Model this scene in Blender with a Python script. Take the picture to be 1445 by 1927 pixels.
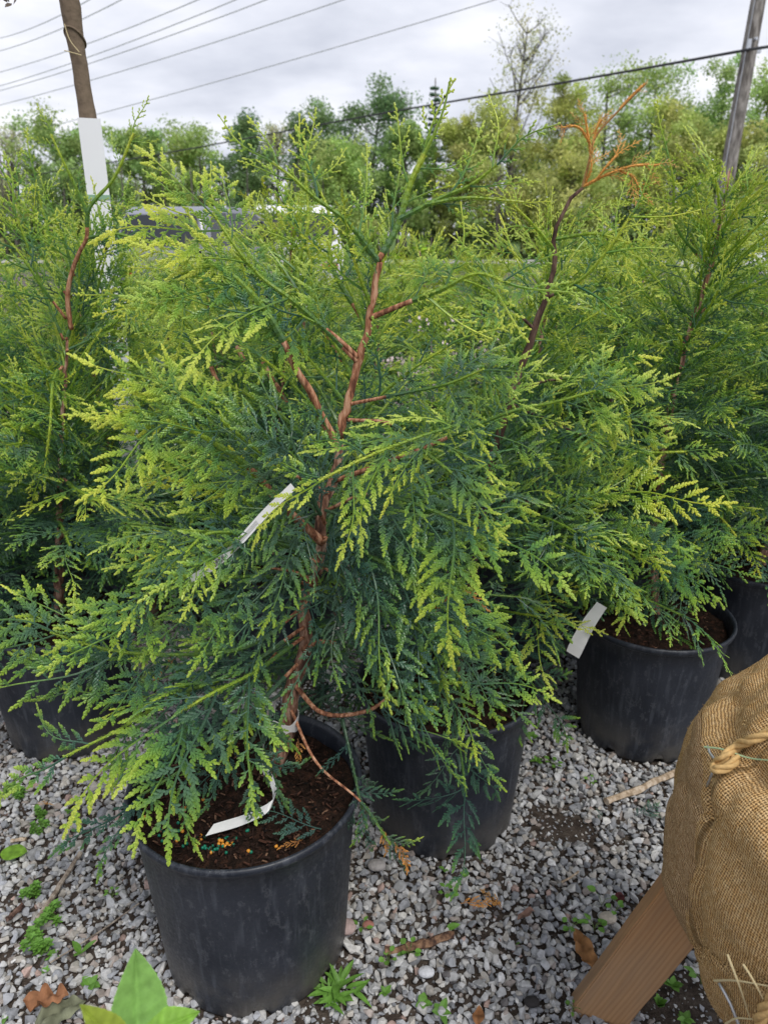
import bpy, bmesh, math, random
import numpy as np
from mathutils import Vector, Matrix, noise as mnoise

R = math.radians
for o in list(bpy.data.objects):
    bpy.data.objects.remove(o, do_unlink=True)
sc = bpy.context.scene
COL = sc.collection

# ------------------------------------------------------------------ camera
H, PITCH, FPX = 1.31, R(20.6), 1392.0
PW, PH = 1445.0, 1927.0
cam_d = bpy.data.cameras.new('camera'); cam = bpy.data.objects.new('camera', cam_d); COL.objects.link(cam)
cam.location = (0, 0, H); cam.rotation_euler = (R(90) - PITCH, 0, 0)
cam_d.sensor_fit = 'VERTICAL'; cam_d.sensor_height = 36.0; cam_d.sensor_width = 27.0
cam_d.lens = 36.0 * FPX / PH
cam_d.clip_start = 0.05; cam_d.clip_end = 900
cam_d.dof.use_dof = True; cam_d.dof.focus_distance = 1.15; cam_d.dof.aperture_fstop = 7.2
sc.camera = cam

# ------------------------------------------------------------------ world: overcast sky
SUN_EL, SUN_AZ = R(58), R(150)      # azimuth clockwise from +Y
w = bpy.data.worlds.new("World"); sc.world = w; w.use_nodes = True
nt = w.node_tree; nt.nodes.clear()
def wn(t): return nt.nodes.new(t)
out = wn('ShaderNodeOutputWorld'); bg = wn('ShaderNodeBackground'); bg.inputs[1].default_value = 0.1
sky = wn('ShaderNodeTexSky'); sky.sky_type = 'NISHITA'; sky.sun_disc = False
sky.sun_elevation = SUN_EL; sky.sun_rotation = SUN_AZ
tc = wn('ShaderNodeTexCoord'); sep = wn('ShaderNodeSeparateXYZ'); nt.links.new(tc.outputs['Generated'], sep.inputs[0])
zz = wn('ShaderNodeMath'); zz.operation = 'MAXIMUM'; zz.inputs[1].default_value = 0.0; nt.links.new(sep.outputs[2], zz.inputs[0])
za = wn('ShaderNodeMath'); za.operation = 'ADD'; za.inputs[1].default_value = 0.16; nt.links.new(zz.outputs[0], za.inputs[0])
cmb = wn('ShaderNodeCombineXYZ')
for k in (0, 1):
    d = wn('ShaderNodeMath'); d.operation = 'DIVIDE'; nt.links.new(sep.outputs[k], d.inputs[0]); nt.links.new(za.outputs[0], d.inputs[1]); nt.links.new(d.outputs[0], cmb.inputs[k])
n1 = wn('ShaderNodeTexNoise'); n1.inputs['Scale'].default_value = 1.1; n1.inputs['Detail'].default_value = 7; n1.inputs['Roughness'].default_value = 0.52
nt.links.new(cmb.outputs[0], n1.inputs['Vector'])
cr = wn('ShaderNodeValToRGB'); nt.links.new(n1.outputs['Fac'], cr.inputs[0])
e = cr.color_ramp.elements
e[0].position = 0.34; e[0].color = (0.50, 0.525, 0.61, 1); e[1].position = 0.66; e[1].color = (0.92, 0.92, 0.96, 1)
m = cr.color_ramp.elements.new(0.5); m.color = (0.70, 0.72, 0.80, 1)
sk = wn('ShaderNodeVectorMath'); sk.operation = 'SCALE'; sk.inputs[3].default_value = 8.7; nt.links.new(cr.outputs[0], sk.inputs[0])
mx = wn('ShaderNodeMix'); mx.data_type = 'RGBA'; mx.inputs[0].default_value = 0.95
nt.links.new(sky.outputs[0], mx.inputs[6]); nt.links.new(sk.outputs[0], mx.inputs[7])
nt.links.new(mx.outputs[2], bg.inputs[0]); nt.links.new(bg.outputs[0], out.inputs[0])

sd = bpy.data.lights.new('sun', 'SUN'); sun = bpy.data.objects.new('sun', sd); COL.objects.link(sun)
sd.energy = 1.5; sd.angle = R(20); sd.color = (1.0, 0.965, 0.9)
sdir = Vector((math.sin(SUN_AZ) * math.cos(SUN_EL), math.cos(SUN_AZ) * math.cos(SUN_EL), math.sin(SUN_EL)))
sun.rotation_euler = sdir.to_track_quat('Z', 'Y').to_euler()

sc.view_settings.view_transform = 'Standard'; sc.view_settings.look = 'None'
sc.view_settings.exposure = 0.5; sc.view_settings.gamma = 1.0
sc.render.engine = 'CYCLES'
sc.cycles.max_bounces = 6; sc.cycles.transparent_max_bounces = 4; sc.cycles.use_denoising = True
sc.cycles.diffuse_bounces = 4; sc.cycles.caustics_reflective = False; sc.cycles.caustics_refractive = False

# ------------------------------------------------------------------ pixel -> world
CP, SP = math.cos(PITCH), math.sin(PITCH)
def ray(px, py):
    a = (px - PW / 2) / FPX; b = (PH / 2 - py) / FPX
    return np.array([a, CP + b * SP, -SP + b * CP])
def WY(px, py, Y):
    r = ray(px, py); return np.array([0, 0, H]) + r * (Y / r[1])
def WZ(px, py, z=0.0):
    r = ray(px, py); return np.array([0, 0, H]) + r * ((z - H) / r[2])

# ------------------------------------------------------------------ mesh accumulation
class MB:
    def __init__(s): s.V = []; s.Q = []; s.T = []; s.C = []; s.n = 0
    def add(s, v, q=None, t=None, c=None):
        v = np.asarray(v, float).reshape(-1, 3)
        if q is not None and len(q): s.Q.append(np.asarray(q, np.int64).reshape(-1, 4) + s.n)
        if t is not None and len(t): s.T.append(np.asarray(t, np.int64).reshape(-1, 3) + s.n)
        if c is None: c = np.zeros((len(v), 4)); c[:, 3] = 1
        c = np.asarray(c, float)
        if c.ndim == 1: c = np.tile(c, (len(v), 1))
        s.V.append(v); s.C.append(c); s.n += len(v)
    def box(s, c, d, M=None, col=None):
        v = np.array([[x, y, z] for z in (-.5, .5) for y in (-.5, .5) for x in (-.5, .5)]) * np.array(d)
        if M is not None: v = v @ np.asarray(M).T
        s.add(v + np.array(c), [[0, 2, 3, 1], [4, 5, 7, 6], [0, 1, 5, 4], [2, 6, 7, 3], [0, 4, 6, 2], [1, 3, 7, 5]], c=col)
    def tube(s, P, rad, n=8, col=None, cap=True, squash=None):
        P = np.asarray(P, float); m = len(P); rad = np.broadcast_to(np.asarray(rad, float), (m,))
        T = np.gradient(P, axis=0); T /= np.linalg.norm(T, axis=1)[:, None] + 1e-12
        u = np.cross(T[0], [0, 0, 1.0]);
        if np.linalg.norm(u) < 1e-3: u = np.cross(T[0], [1.0, 0, 0])
        u /= np.linalg.norm(u)
        a = np.arange(n) * 2 * math.pi / n
        V = []
        for i in range(m):
            u = u - T[i] * np.dot(u, T[i]); u /= np.linalg.norm(u) + 1e-12
            w_ = np.cross(T[i], u)
            V.append(P[i] + rad[i] * (np.cos(a)[:, None] * u + np.sin(a)[:, None] * w_))
        V = np.concatenate(V)
        i = np.arange(m - 1)[:, None] * n; j = np.arange(n)[None, :]; k = (j + 1) % n
        q = np.stack([i + j, i + k, i + n + k, i + n + j], -1).reshape(-1, 4)
        t = None
        if cap:
            V = np.concatenate([V, P[:1], P[-1:]]); b = m * n
            jj = np.arange(n); kk = (jj + 1) % n
            t = np.concatenate([np.stack([np.full(n, b), kk, jj], -1), np.stack([np.full(n, b + 1), (m - 1) * n + jj, (m - 1) * n + kk], -1)])
        if col is not None:
            col = np.asarray(col, float)
            if col.ndim == 2: col = np.concatenate([np.repeat(col, n, 0)] + ([col[:1], col[-1:]] if cap else []))
        s.add(V, q, t, col)
    def lathe(s, prof, n=64, c=(0, 0, 0), close=False, fn=None):
        prof = np.asarray(prof, float); m = len(prof); a = np.arange(n) * 2 * math.pi / n
        V = np.zeros((m, n, 3)); V[:, :, 0] = prof[:, 0, None] * np.cos(a); V[:, :, 1] = prof[:, 0, None] * np.sin(a); V[:, :, 2] = prof[:, 1, None]
        if fn is not None: V = fn(V, a)
        i = np.arange(m - 1)[:, None] * n; j = np.arange(n)[None, :]; k = (j + 1) % n
        q = np.stack([i + j, i + k, i + n + k, i + n + j], -1).reshape(-1, 4)
        s.add(V.reshape(-1, 3) + np.array(c), q)
    def build(s, name, mat, parent=None, smooth=False, origin=None):
        V = np.concatenate(s.V); C = np.concatenate(s.C)
        Q = np.concatenate(s.Q) if s.Q else np.zeros((0, 4), np.int64)
        T = np.concatenate(s.T) if s.T else np.zeros((0, 3), np.int64)
        if origin is None:
            origin = np.array(parent.location) if parent is not None else np.array([0, 0, 0.])
        org = np.array(origin, float)
        if parent is not None and parent.parent is not None: org = np.array(parent.parent.location)
        V = V - org
        me = bpy.data.meshes.new(name)
        me.vertices.add(len(V)); me.vertices.foreach_set('co', V.astype(np.float32).ravel())
        nl = len(Q) * 4 + len(T) * 3
        me.loops.add(nl); me.loops.foreach_set('vertex_index', np.concatenate([Q.ravel(), T.ravel()]).astype(np.int32))
        me.polygons.add(len(Q) + len(T))
        st = np.concatenate([np.arange(len(Q)) * 4, len(Q) * 4 + np.arange(len(T)) * 3])
        me.polygons.foreach_set('loop_start', st.astype(np.int32))
        me.polygons.foreach_set('use_smooth', np.full(len(st), smooth))
        me.update(calc_edges=True); me.validate()
        ca = me.color_attributes.new('fc', 'FLOAT_COLOR', 'POINT')
        ca.data.foreach_set('color', C.astype(np.float32).ravel())
        if mat is not None: me.materials.append(mat)
        o = bpy.data.objects.new(name, me); COL.objects.link(o)
        if parent is not None: o.parent = parent
        else: o.location = org
        return o

def tag(o, label=None, cat=None, group=None, kind=None):
    if label: o['label'] = label
    if cat: o['category'] = cat
    if group: o['group'] = group
    if kind: o['kind'] = kind
    return o
def empty(name, loc, label, cat, group=None):
    o = bpy.data.objects.new(name, None); COL.objects.link(o); o.location = [float(x) for x in loc]; o.empty_display_size = .05
    return tag(o, label, cat, group)
def copy_tree(root, loc, rz=0, label=None, group=None, s=1.0):
    r = root.copy(); COL.objects.link(r); r.location = [float(x) for x in loc]; r.rotation_euler = (0, 0, rz); r.scale = (s, s, s)
    if label: r['label'] = label
    if group: r['group'] = group
    for ch in list(root.children):
        c = ch.copy(); COL.objects.link(c); c.parent = r
        for g in list(ch.children):
            d = g.copy(); COL.objects.link(d); d.parent = c
    return r

def nz(v):
    v = np.asarray(v, float); return v / (np.linalg.norm(v) + 1e-12)
def smooth_path(P, n):
    P = np.asarray(P, float); m = len(P)
    if m < 3:
        t = np.linspace(0, 1, n)[:, None]; return P[0] * (1 - t) + P[-1] * t
    d = np.concatenate([[0], np.cumsum(np.linalg.norm(np.diff(P, axis=0), axis=1))]); d /= d[-1]
    g = np.gradient(P, d, axis=0); out_ = []
    for t in np.linspace(0, 1, n):
        i = min(np.searchsorted(d, t, 'right') - 1, m - 2); h = d[i + 1] - d[i]; u = (t - d[i]) / h
        out_.append((2*u**3-3*u**2+1) * P[i] + (u**3-2*u**2+u) * h * g[i] + (-2*u**3+3*u**2) * P[i+1] + (u**3-u**2) * h * g[i+1])
    return np.array(out_)

# ------------------------------------------------------------------ materials
class NT:
    def __init__(s, name, rough=.5, spec=.5):
        s.m = bpy.data.materials.new(name); s.m.use_nodes = True; s.t = s.m.node_tree
        s.b = s.t.nodes['Principled BSDF']; s.b.inputs['Roughness'].default_value = rough
        s.b.inputs['Specular IOR Level'].default_value = spec
        s.tc = s.t.nodes.new('ShaderNodeTexCoord')
    def n(s, t, **k):
        x = s.t.nodes.new('ShaderNode' + t)
        for a, v in k.items(): setattr(x, a, v)
        return x
    def l(s, a, b): s.t.links.new(a, b)
    def noise(s, scale, detail=4, rough=.5, vec=None, stretch=None):
        x = s.n('TexNoise'); x.inputs['Scale'].default_value = scale; x.inputs['Detail'].default_value = detail; x.inputs['Roughness'].default_value = rough
        v = vec or s.tc.outputs['Object']
        if stretch is not None:
            mp = s.n('Mapping'); mp.inputs['Scale'].default_value = stretch; s.l(v, mp.inputs[0]); v = mp.outputs[0]
        s.l(v, x.inputs['Vector']); return x.outputs['Fac']
    def ramp(s, fac, stops, interp='LINEAR'):
        r = s.n('ValToRGB'); r.color_ramp.interpolation = interp; E = r.color_ramp.elements
        E[0].position = stops[0][0]; E[0].color = (*stops[0][1], 1); E[1].position = stops[-1][0]; E[1].color = (*stops[-1][1], 1)
        for p, c in stops[1:-1]:
            x = E.new(p); x.color = (*c, 1)
        s.l(fac, r.inputs[0]); return r.outputs[0]
    def mix(s, fac, a, b, blend='MIX'):
        x = s.n('Mix', data_type='RGBA', blend_type=blend)
        for i, v in ((0, fac), (6, a), (7, b)):
            if isinstance(v, (int, float)): x.inputs[i].default_value = v
            elif isinstance(v, tuple): x.inputs[i].default_value = (*v, 1)
            else: s.l(v, x.inputs[i])
        return x.outputs[2]
    def math(s, op, a, b=0.0, clamp=False):
        x = s.n('Math', operation=op, use_clamp=clamp)
        for i, v in ((0, a), (1, b)):
            if isinstance(v, (int, float)): x.inputs[i].default_value = v
            else: s.l(v, x.inputs[i])
        return x.outputs[0]
    def attr(s):
        a = s.n('Attribute', attribute_name='fc'); p = s.n('SeparateColor'); s.l(a.outputs['Color'], p.inputs[0]); return p.outputs, a.outputs['Color']
    def col(s, c):
        if isinstance(c, tuple): s.b.inputs['Base Color'].default_value = (*c, 1)
        else: s.l(c, s.b.inputs['Base Color'])
    def bump(s, h, strength=.5, dist=.001):
        x = s.n('Bump'); x.inputs['Strength'].default_value = strength; x.inputs['Distance'].default_value = dist
        s.l(h, x.inputs['Height']); s.l(x.outputs[0], s.b.inputs['Normal'])
    def translucent(s, colr, fac):
        tr = s.n('BsdfTranslucent'); mx_ = s.n('MixShader'); mx_.inputs[0].default_value = fac
        if isinstance(colr, tuple): tr.inputs[0].default_value = (*colr, 1)
        else: s.l(colr, tr.inputs[0])
        o = s.t.nodes['Material Output']; s.l(s.b.outputs[0], mx_.inputs[1]); s.l(tr.outputs[0], mx_.inputs[2]); s.l(mx_.outputs[0], o.inputs[0])

def mat_cedar(name, stops, tr=.30, rough=.36):
    m = NT(name, rough, .5); a, c = m.attr(); hue = m.ramp(a[2], [(0., (.80, .92, 1.0)), (.5, (1., 1., 1.)), (1., (1.20, 1.08, .80))])
    nz_ = m.noise(9, 3)
    age = m.math('ADD', a[0], m.math('MULTIPLY', m.math('SUBTRACT', a[1], .5), .75))
    age = m.math('ADD', age, m.math('MULTIPLY', m.math('SUBTRACT', nz_, .5), .35))
    cc = m.ramp(age, stops)
    fine = m.noise(420, 2, .6)
    cc2 = m.mix(m.ramp(fine, [(.35, (0, 0, 0)), (.7, (1, 1, 1))]), m.mix(1.0, cc, (.72, .74, .74), 'MULTIPLY'), m.mix(1.0, cc, (1.25, 1.22, 1.2), 'MULTIPLY'))
    cc2 = m.mix(1.0, cc2, hue, 'MULTIPLY')
    m.col(cc2); m.translucent(cc2, tr); return m.m
M_CEDAR = mat_cedar('cedar_foliage', [(.05, (.055, .122, .096)), (.38, (.085, .188, .112)), (.58, (.145, .300, .070)), (.80, (.33, .50, .060)), (1., (.60, .71, .12))])
M_CEDAR_B = mat_cedar('cedar_foliage_mid', [(.05, (.048, .114, .082)), (.36, (.080, .188, .096)), (.56, (.150, .315, .060)), (.78, (.34, .51, .055)), (1., (.60, .70, .11))])
M_DEAD = mat_cedar('dead_foliage', [(.0, (.30, .14, .05)), (.4, (.60, .29, .07)), (.75, (.66, .34, .09)), (1., (.78, .46, .15))], tr=.1, rough=.7)

def mat_bark(name, c1, c2, c3, sc_=60):
    m = NT(name, .85, .2)
    f = m.noise(sc_, 5, .65, stretch=(1, 1, .22)); f2 = m.noise(9, 3)
    c = m.mix(f2, m.ramp(f, [(.38, c1), (.5, c2), (.62, c3)]), m.mix(1.0, m.ramp(f, [(.38, c1), (.5, c2), (.62, c3)]), (.7, .72, .78), 'MULTIPLY'))
    m.col(c); m.bump(f, .7, .0016); return m.m
M_BARK = mat_bark('cedar_bark', (.085, .045, .034), (.30, .150, .095), (.58, .38, .27), 110)
M_BARKO = mat_bark('young_bark', (.16, .065, .04), (.46, .200, .105), (.72, .42, .26), 120)
M_BARKD = mat_bark('dark_twig_bark', (.05, .03, .025), (.13, .075, .055), (.26, .17, .13))
M_WOODY = mat_bark('tree_bark', (.08, .07, .06), (.16, .145, .125), (.28, .26, .23), 12)

def mat_pot():
    m = NT('pot_plastic', .42, .5)
    fine = m.noise(160, 3, .6); big = m.noise(7, 4, .6); scr = m.noise(90, 2, .5, stretch=(1, 1, .08)); sp = m.noise(340, 1, .5)
    base = m.mix(m.ramp(big, [(.35, (0, 0, 0)), (.7, (1, 1, 1))]), (.012, .016, .025), (.029, .034, .047))
    base = m.mix(m.ramp(scr, [(.54, (0, 0, 0)), (.72, (.5, .5, .5))]), base, (.075, .085, .105))
    fib = m.noise(55, 5, .75, stretch=(1, 1, .5)); base = m.mix(m.ramp(fib, [(.56, (0, 0, 0)), (.62, (.22, .22, .22)), (.66, (0, 0, 0))]), base, (.20, .21, .23))
    base = m.mix(m.ramp(sp, [(.70, (0, 0, 0)), (.80, (.55, .55, .55))]), base, (.16, .165, .17))
    s = m.n('SeparateXYZ'); m.l(m.tc.outputs['Object'], s.inputs[0])
    dust = m.math('MULTIPLY', m.ramp(m.math('MULTIPLY', s.outputs[2], 2.8), [(.0, (1, 1, 1)), (.40, (0, 0, 0))]), m.ramp(m.noise(11, 4, .6), [(.38, (.08, .08, .08)), (.60, (.9, .9, .9))]))
    base = m.mix(dust, base, (.11, .10, .085))
    m.col(base); m.l(m.ramp(fine, [(.3, (.34, .34, .34)), (.7, (.56, .56, .56))]), m.b.inputs['Roughness'])
    m.bump(scr, .12, .001); return m.m
M_POT = mat_pot()
def mat_soil():
    m = NT('potting_soil', .95, .15); f = m.noise(70, 6, .7); g = m.noise(260, 2)
    c = m.ramp(f, [(.3, (.006, .004, .003)), (.5, (.022, .013, .009)), (.64, (.055, .026, .017)), (.8, (.12, .055, .035))])
    m.col(c); m.bump(m.math('ADD', f, g), 1.0, .006); return m.m
M_SOIL = mat_soil()
def mat_attrcol(name, rough=.8, spec=.3, bump=None, tr=0):
    m = NT(name, rough, spec); a, c = m.attr(); f = m.noise(bump[0], 4, .6) if bump else None
    cc = m.mix(m.ramp(f, [(.3, (0, 0, 0)), (.7, (1, 1, 1))]), m.mix(1., c, (.78, .78, .78), 'MULTIPLY'), m.mix(1., c, (1.15, 1.15, 1.15), 'MULTIPLY')) if bump else c
    m.col(cc)
    if bump: m.bump(f, .7, bump[1])
    if tr: m.translucent(cc, tr)
    return m.m
M_STONE = mat_attrcol('crushed_limestone', .8, .35, (140, .0025))
M_CHIP = mat_attrcol('bark_chips', .9, .2, (120, .002))
M_TREELEAF = mat_attrcol('tree_leaves', .55, .35, (1.5, .01), tr=.3)
M_WEED = mat_attrcol('weed_leaves', .5, .4, (90, .0005), tr=.25)
M_DRY = mat_attrcol('dry_leaf', .8, .2, (60, .003), tr=.1)

def mat_ground():
    m = NT('ground_soil', .95, .15); f = m.noise(30, 6, .7); g = m.noise(2.2, 4, .6); h = m.noise(190, 3, .6)
    c = m.ramp(f, [(.3, (.030, .023, .019)), (.5, (.075, .058, .047)), (.7, (.14, .115, .095))])
    v = m.n('TexVoronoi'); v.inputs['Scale'].default_value = 48; m.l(m.tc.outputs['Object'], v.inputs['Vector'])
    stone = m.mix(v.outputs['Color'], (.22, .22, .23), (.40, .39, .37))
    s = m.n('SeparateXYZ'); m.l(m.tc.outputs['Object'], s.inputs[0])
    far = m.ramp(m.math('MULTIPLY', s.outputs[1], .1), [(.25, (0, 0, 0)), (.4, (1, 1, 1))])
    c = m.mix(far, c, m.mix(m.ramp(v.outputs['Distance'], [(.1, (0, 0, 0)), (.6, (1, 1, 1))]), stone, c))
    gr = m.ramp(m.math('MULTIPLY', s.outputs[1], .01), [(.27, (0, 0, 0)), (.31, (1, 1, 1))])
    c = m.mix(gr, c, m.ramp(m.noise(.8, 4), [(.3, (.06, .11, .03)), (.7, (.13, .20, .05))]))
    m.col(c); m.bump(m.math('ADD', m.math('ADD', f, g), m.math('MULTIPLY', h, .6)), .9, .012); return m.m
M_GROUND = mat_ground()

def mat_plain(name, c, rough=.5, spec=.5, metal=0, nsc=None, amt=.2, bump=0):
    m = NT(name, rough, spec); m.b.inputs['Metallic'].default_value = metal
    if nsc:
        f = m.noise(nsc, 4, .6)
        m.col(m.mix(f, tuple(x * (1 - amt) for x in c), tuple(min(1, x * (1 + amt)) for x in c)))
        if bump: m.bump(f, .6, bump)
    else: m.col(c)
    return m.m
M_TAG = mat_plain('white_plastic_tag', (.80, .80, .79), .35, .5, nsc=50, amt=.06)
M_INK = mat_plain('black_ink', (.03, .03, .03), .5)
M_GUARD = mat_plain('white_trunk_guard', (.82, .83, .86), .4, .5, nsc=6, amt=.05)
M_TIE = mat_plain('green_tie', (.25, .42, .28), .5)
M_ORANGE = mat_plain('orange_bead', (.78, .33, .04), .35)
M_GREENB = mat_plain('green_bead', (.005, .20, .12), .35)
M_WIRE = mat_plain('galvanised_wire', (.55, .57, .60), .35, .5, .7)
M_CABLE = mat_plain('dark_cable', (.035, .035, .04), .6)
M_FARWIRE = mat_plain('aluminium_line', (.50, .51, .54), .5)
M_POLE = mat_bark('weathered_pole', (.13, .115, .10), (.24, .22, .19), (.40, .37, .33), 14)
M_ROPE = mat_plain('sisal_rope', (.55, .36, .15), .85, .2, nsc=220, amt=.5, bump=.002)
M_STRAW = mat_plain('pale_straw', (.62, .52, .30), .7, .3)

def mat_burlap(name, ca, cb, cc_, scale):
    # woven threads: UV-like coordinates come from the fc attribute (R=u, G=v in thread counts)
    m = NT(name, .95, .1); a, c = m.attr()
    nw = m.noise(110, 3, .6)
    u = m.math('ADD', m.math('MULTIPLY', a[0], scale), m.math('MULTIPLY', nw, 1.3)); v = m.math('ADD', m.math('MULTIPLY', a[1], scale), m.math('MULTIPLY', m.noise(95, 3, .6), 1.4))
    su = m.math('ABSOLUTE', m.math('SINE', m.math('MULTIPLY', u, math.pi))); sv = m.math('ABSOLUTE', m.math('SINE', m.math('MULTIPLY', v, math.pi)))
    par = m.math('SINE', m.math('MULTIPLY', u, math.pi)); par2 = m.math('SINE', m.math('MULTIPLY', v, math.pi))
    chk = m.math('MULTIPLY', par, par2)     # checker of over / under
    h = m.math('ADD', m.math('MAXIMUM', m.math('MULTIPLY', su, m.math('ADD', m.math('MULTIPLY', chk, .35), .65)), m.math('MULTIPLY', sv, m.math('SUBTRACT', .65, m.math('MULTIPLY', chk, .35)))), m.math('MULTIPLY', m.noise(700, 2), .35))
    big = m.noise(7, 4, .6); thr = m.noise(160, 3, .7)
    base = m.mix(big, ca, cb); base = m.mix(m.ramp(thr, [(.4, (0, 0, 0)), (.75, (1, 1, 1))]), base, cc_)
    base = m.mix(m.ramp(h, [(.55, (1, 1, 1)), (.95, (0, 0, 0))]), base, m.mix(1., base, (.16, .13, .10), 'MULTIPLY'))
    m.col(base); m.bump(h, 1.0, .0016); return m.m
M_BURLAP = mat_burlap('burlap', (.54, .31, .11), (.75, .475, .21), (.90, .67, .37), 330)
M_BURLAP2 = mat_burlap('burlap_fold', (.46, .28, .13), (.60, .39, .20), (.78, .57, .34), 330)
M_WRAP = mat_plain('burlap_trunk_wrap', (.19, .145, .105), .95, .1, nsc=55, amt=.35, bump=.006)

def mat_wood():
    m = NT('lumber', .6, .3); sx = m.n('SeparateXYZ'); m.l(m.tc.outputs['Object'], sx.inputs[0])
    mp = m.n('Mapping'); mp.inputs['Scale'].default_value = (9, 9, .9); m.l(m.tc.outputs['Object'], mp.inputs[0])
    wv = m.n('TexWave'); wv.bands_direction = 'X'; wv.inputs['Scale'].default_value = 4.6; wv.inputs['Distortion'].default_value = 5; wv.inputs['Detail'].default_value = 3; wv.inputs['Detail Scale'].default_value = 1.2
    m.l(mp.outputs[0], wv.inputs['Vector'])
    g = m.noise(35, 5, .7, stretch=(3, 3, .15)); st = m.noise(6, 3, stretch=(1, 1, .5))
    c = m.ramp(wv.outputs['Fac'], [(.1, (.40, .215, .095)), (.5, (.455, .255, .118)), (.9, (.48, .275, .13))])
    c = m.mix(m.ramp(g, [(.35, (.5, .5, .5)), (.65, (0, 0, 0))]), c, (.27, .16, .09))
    c = m.mix(m.ramp(st, [(.45, (0, 0, 0)), (.7, (.4, .4, .4))]), c, (.33, .25, .17))
    m.col(c); m.bump(g, .35, .0015); return m.m
M_WOOD = mat_wood()

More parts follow.
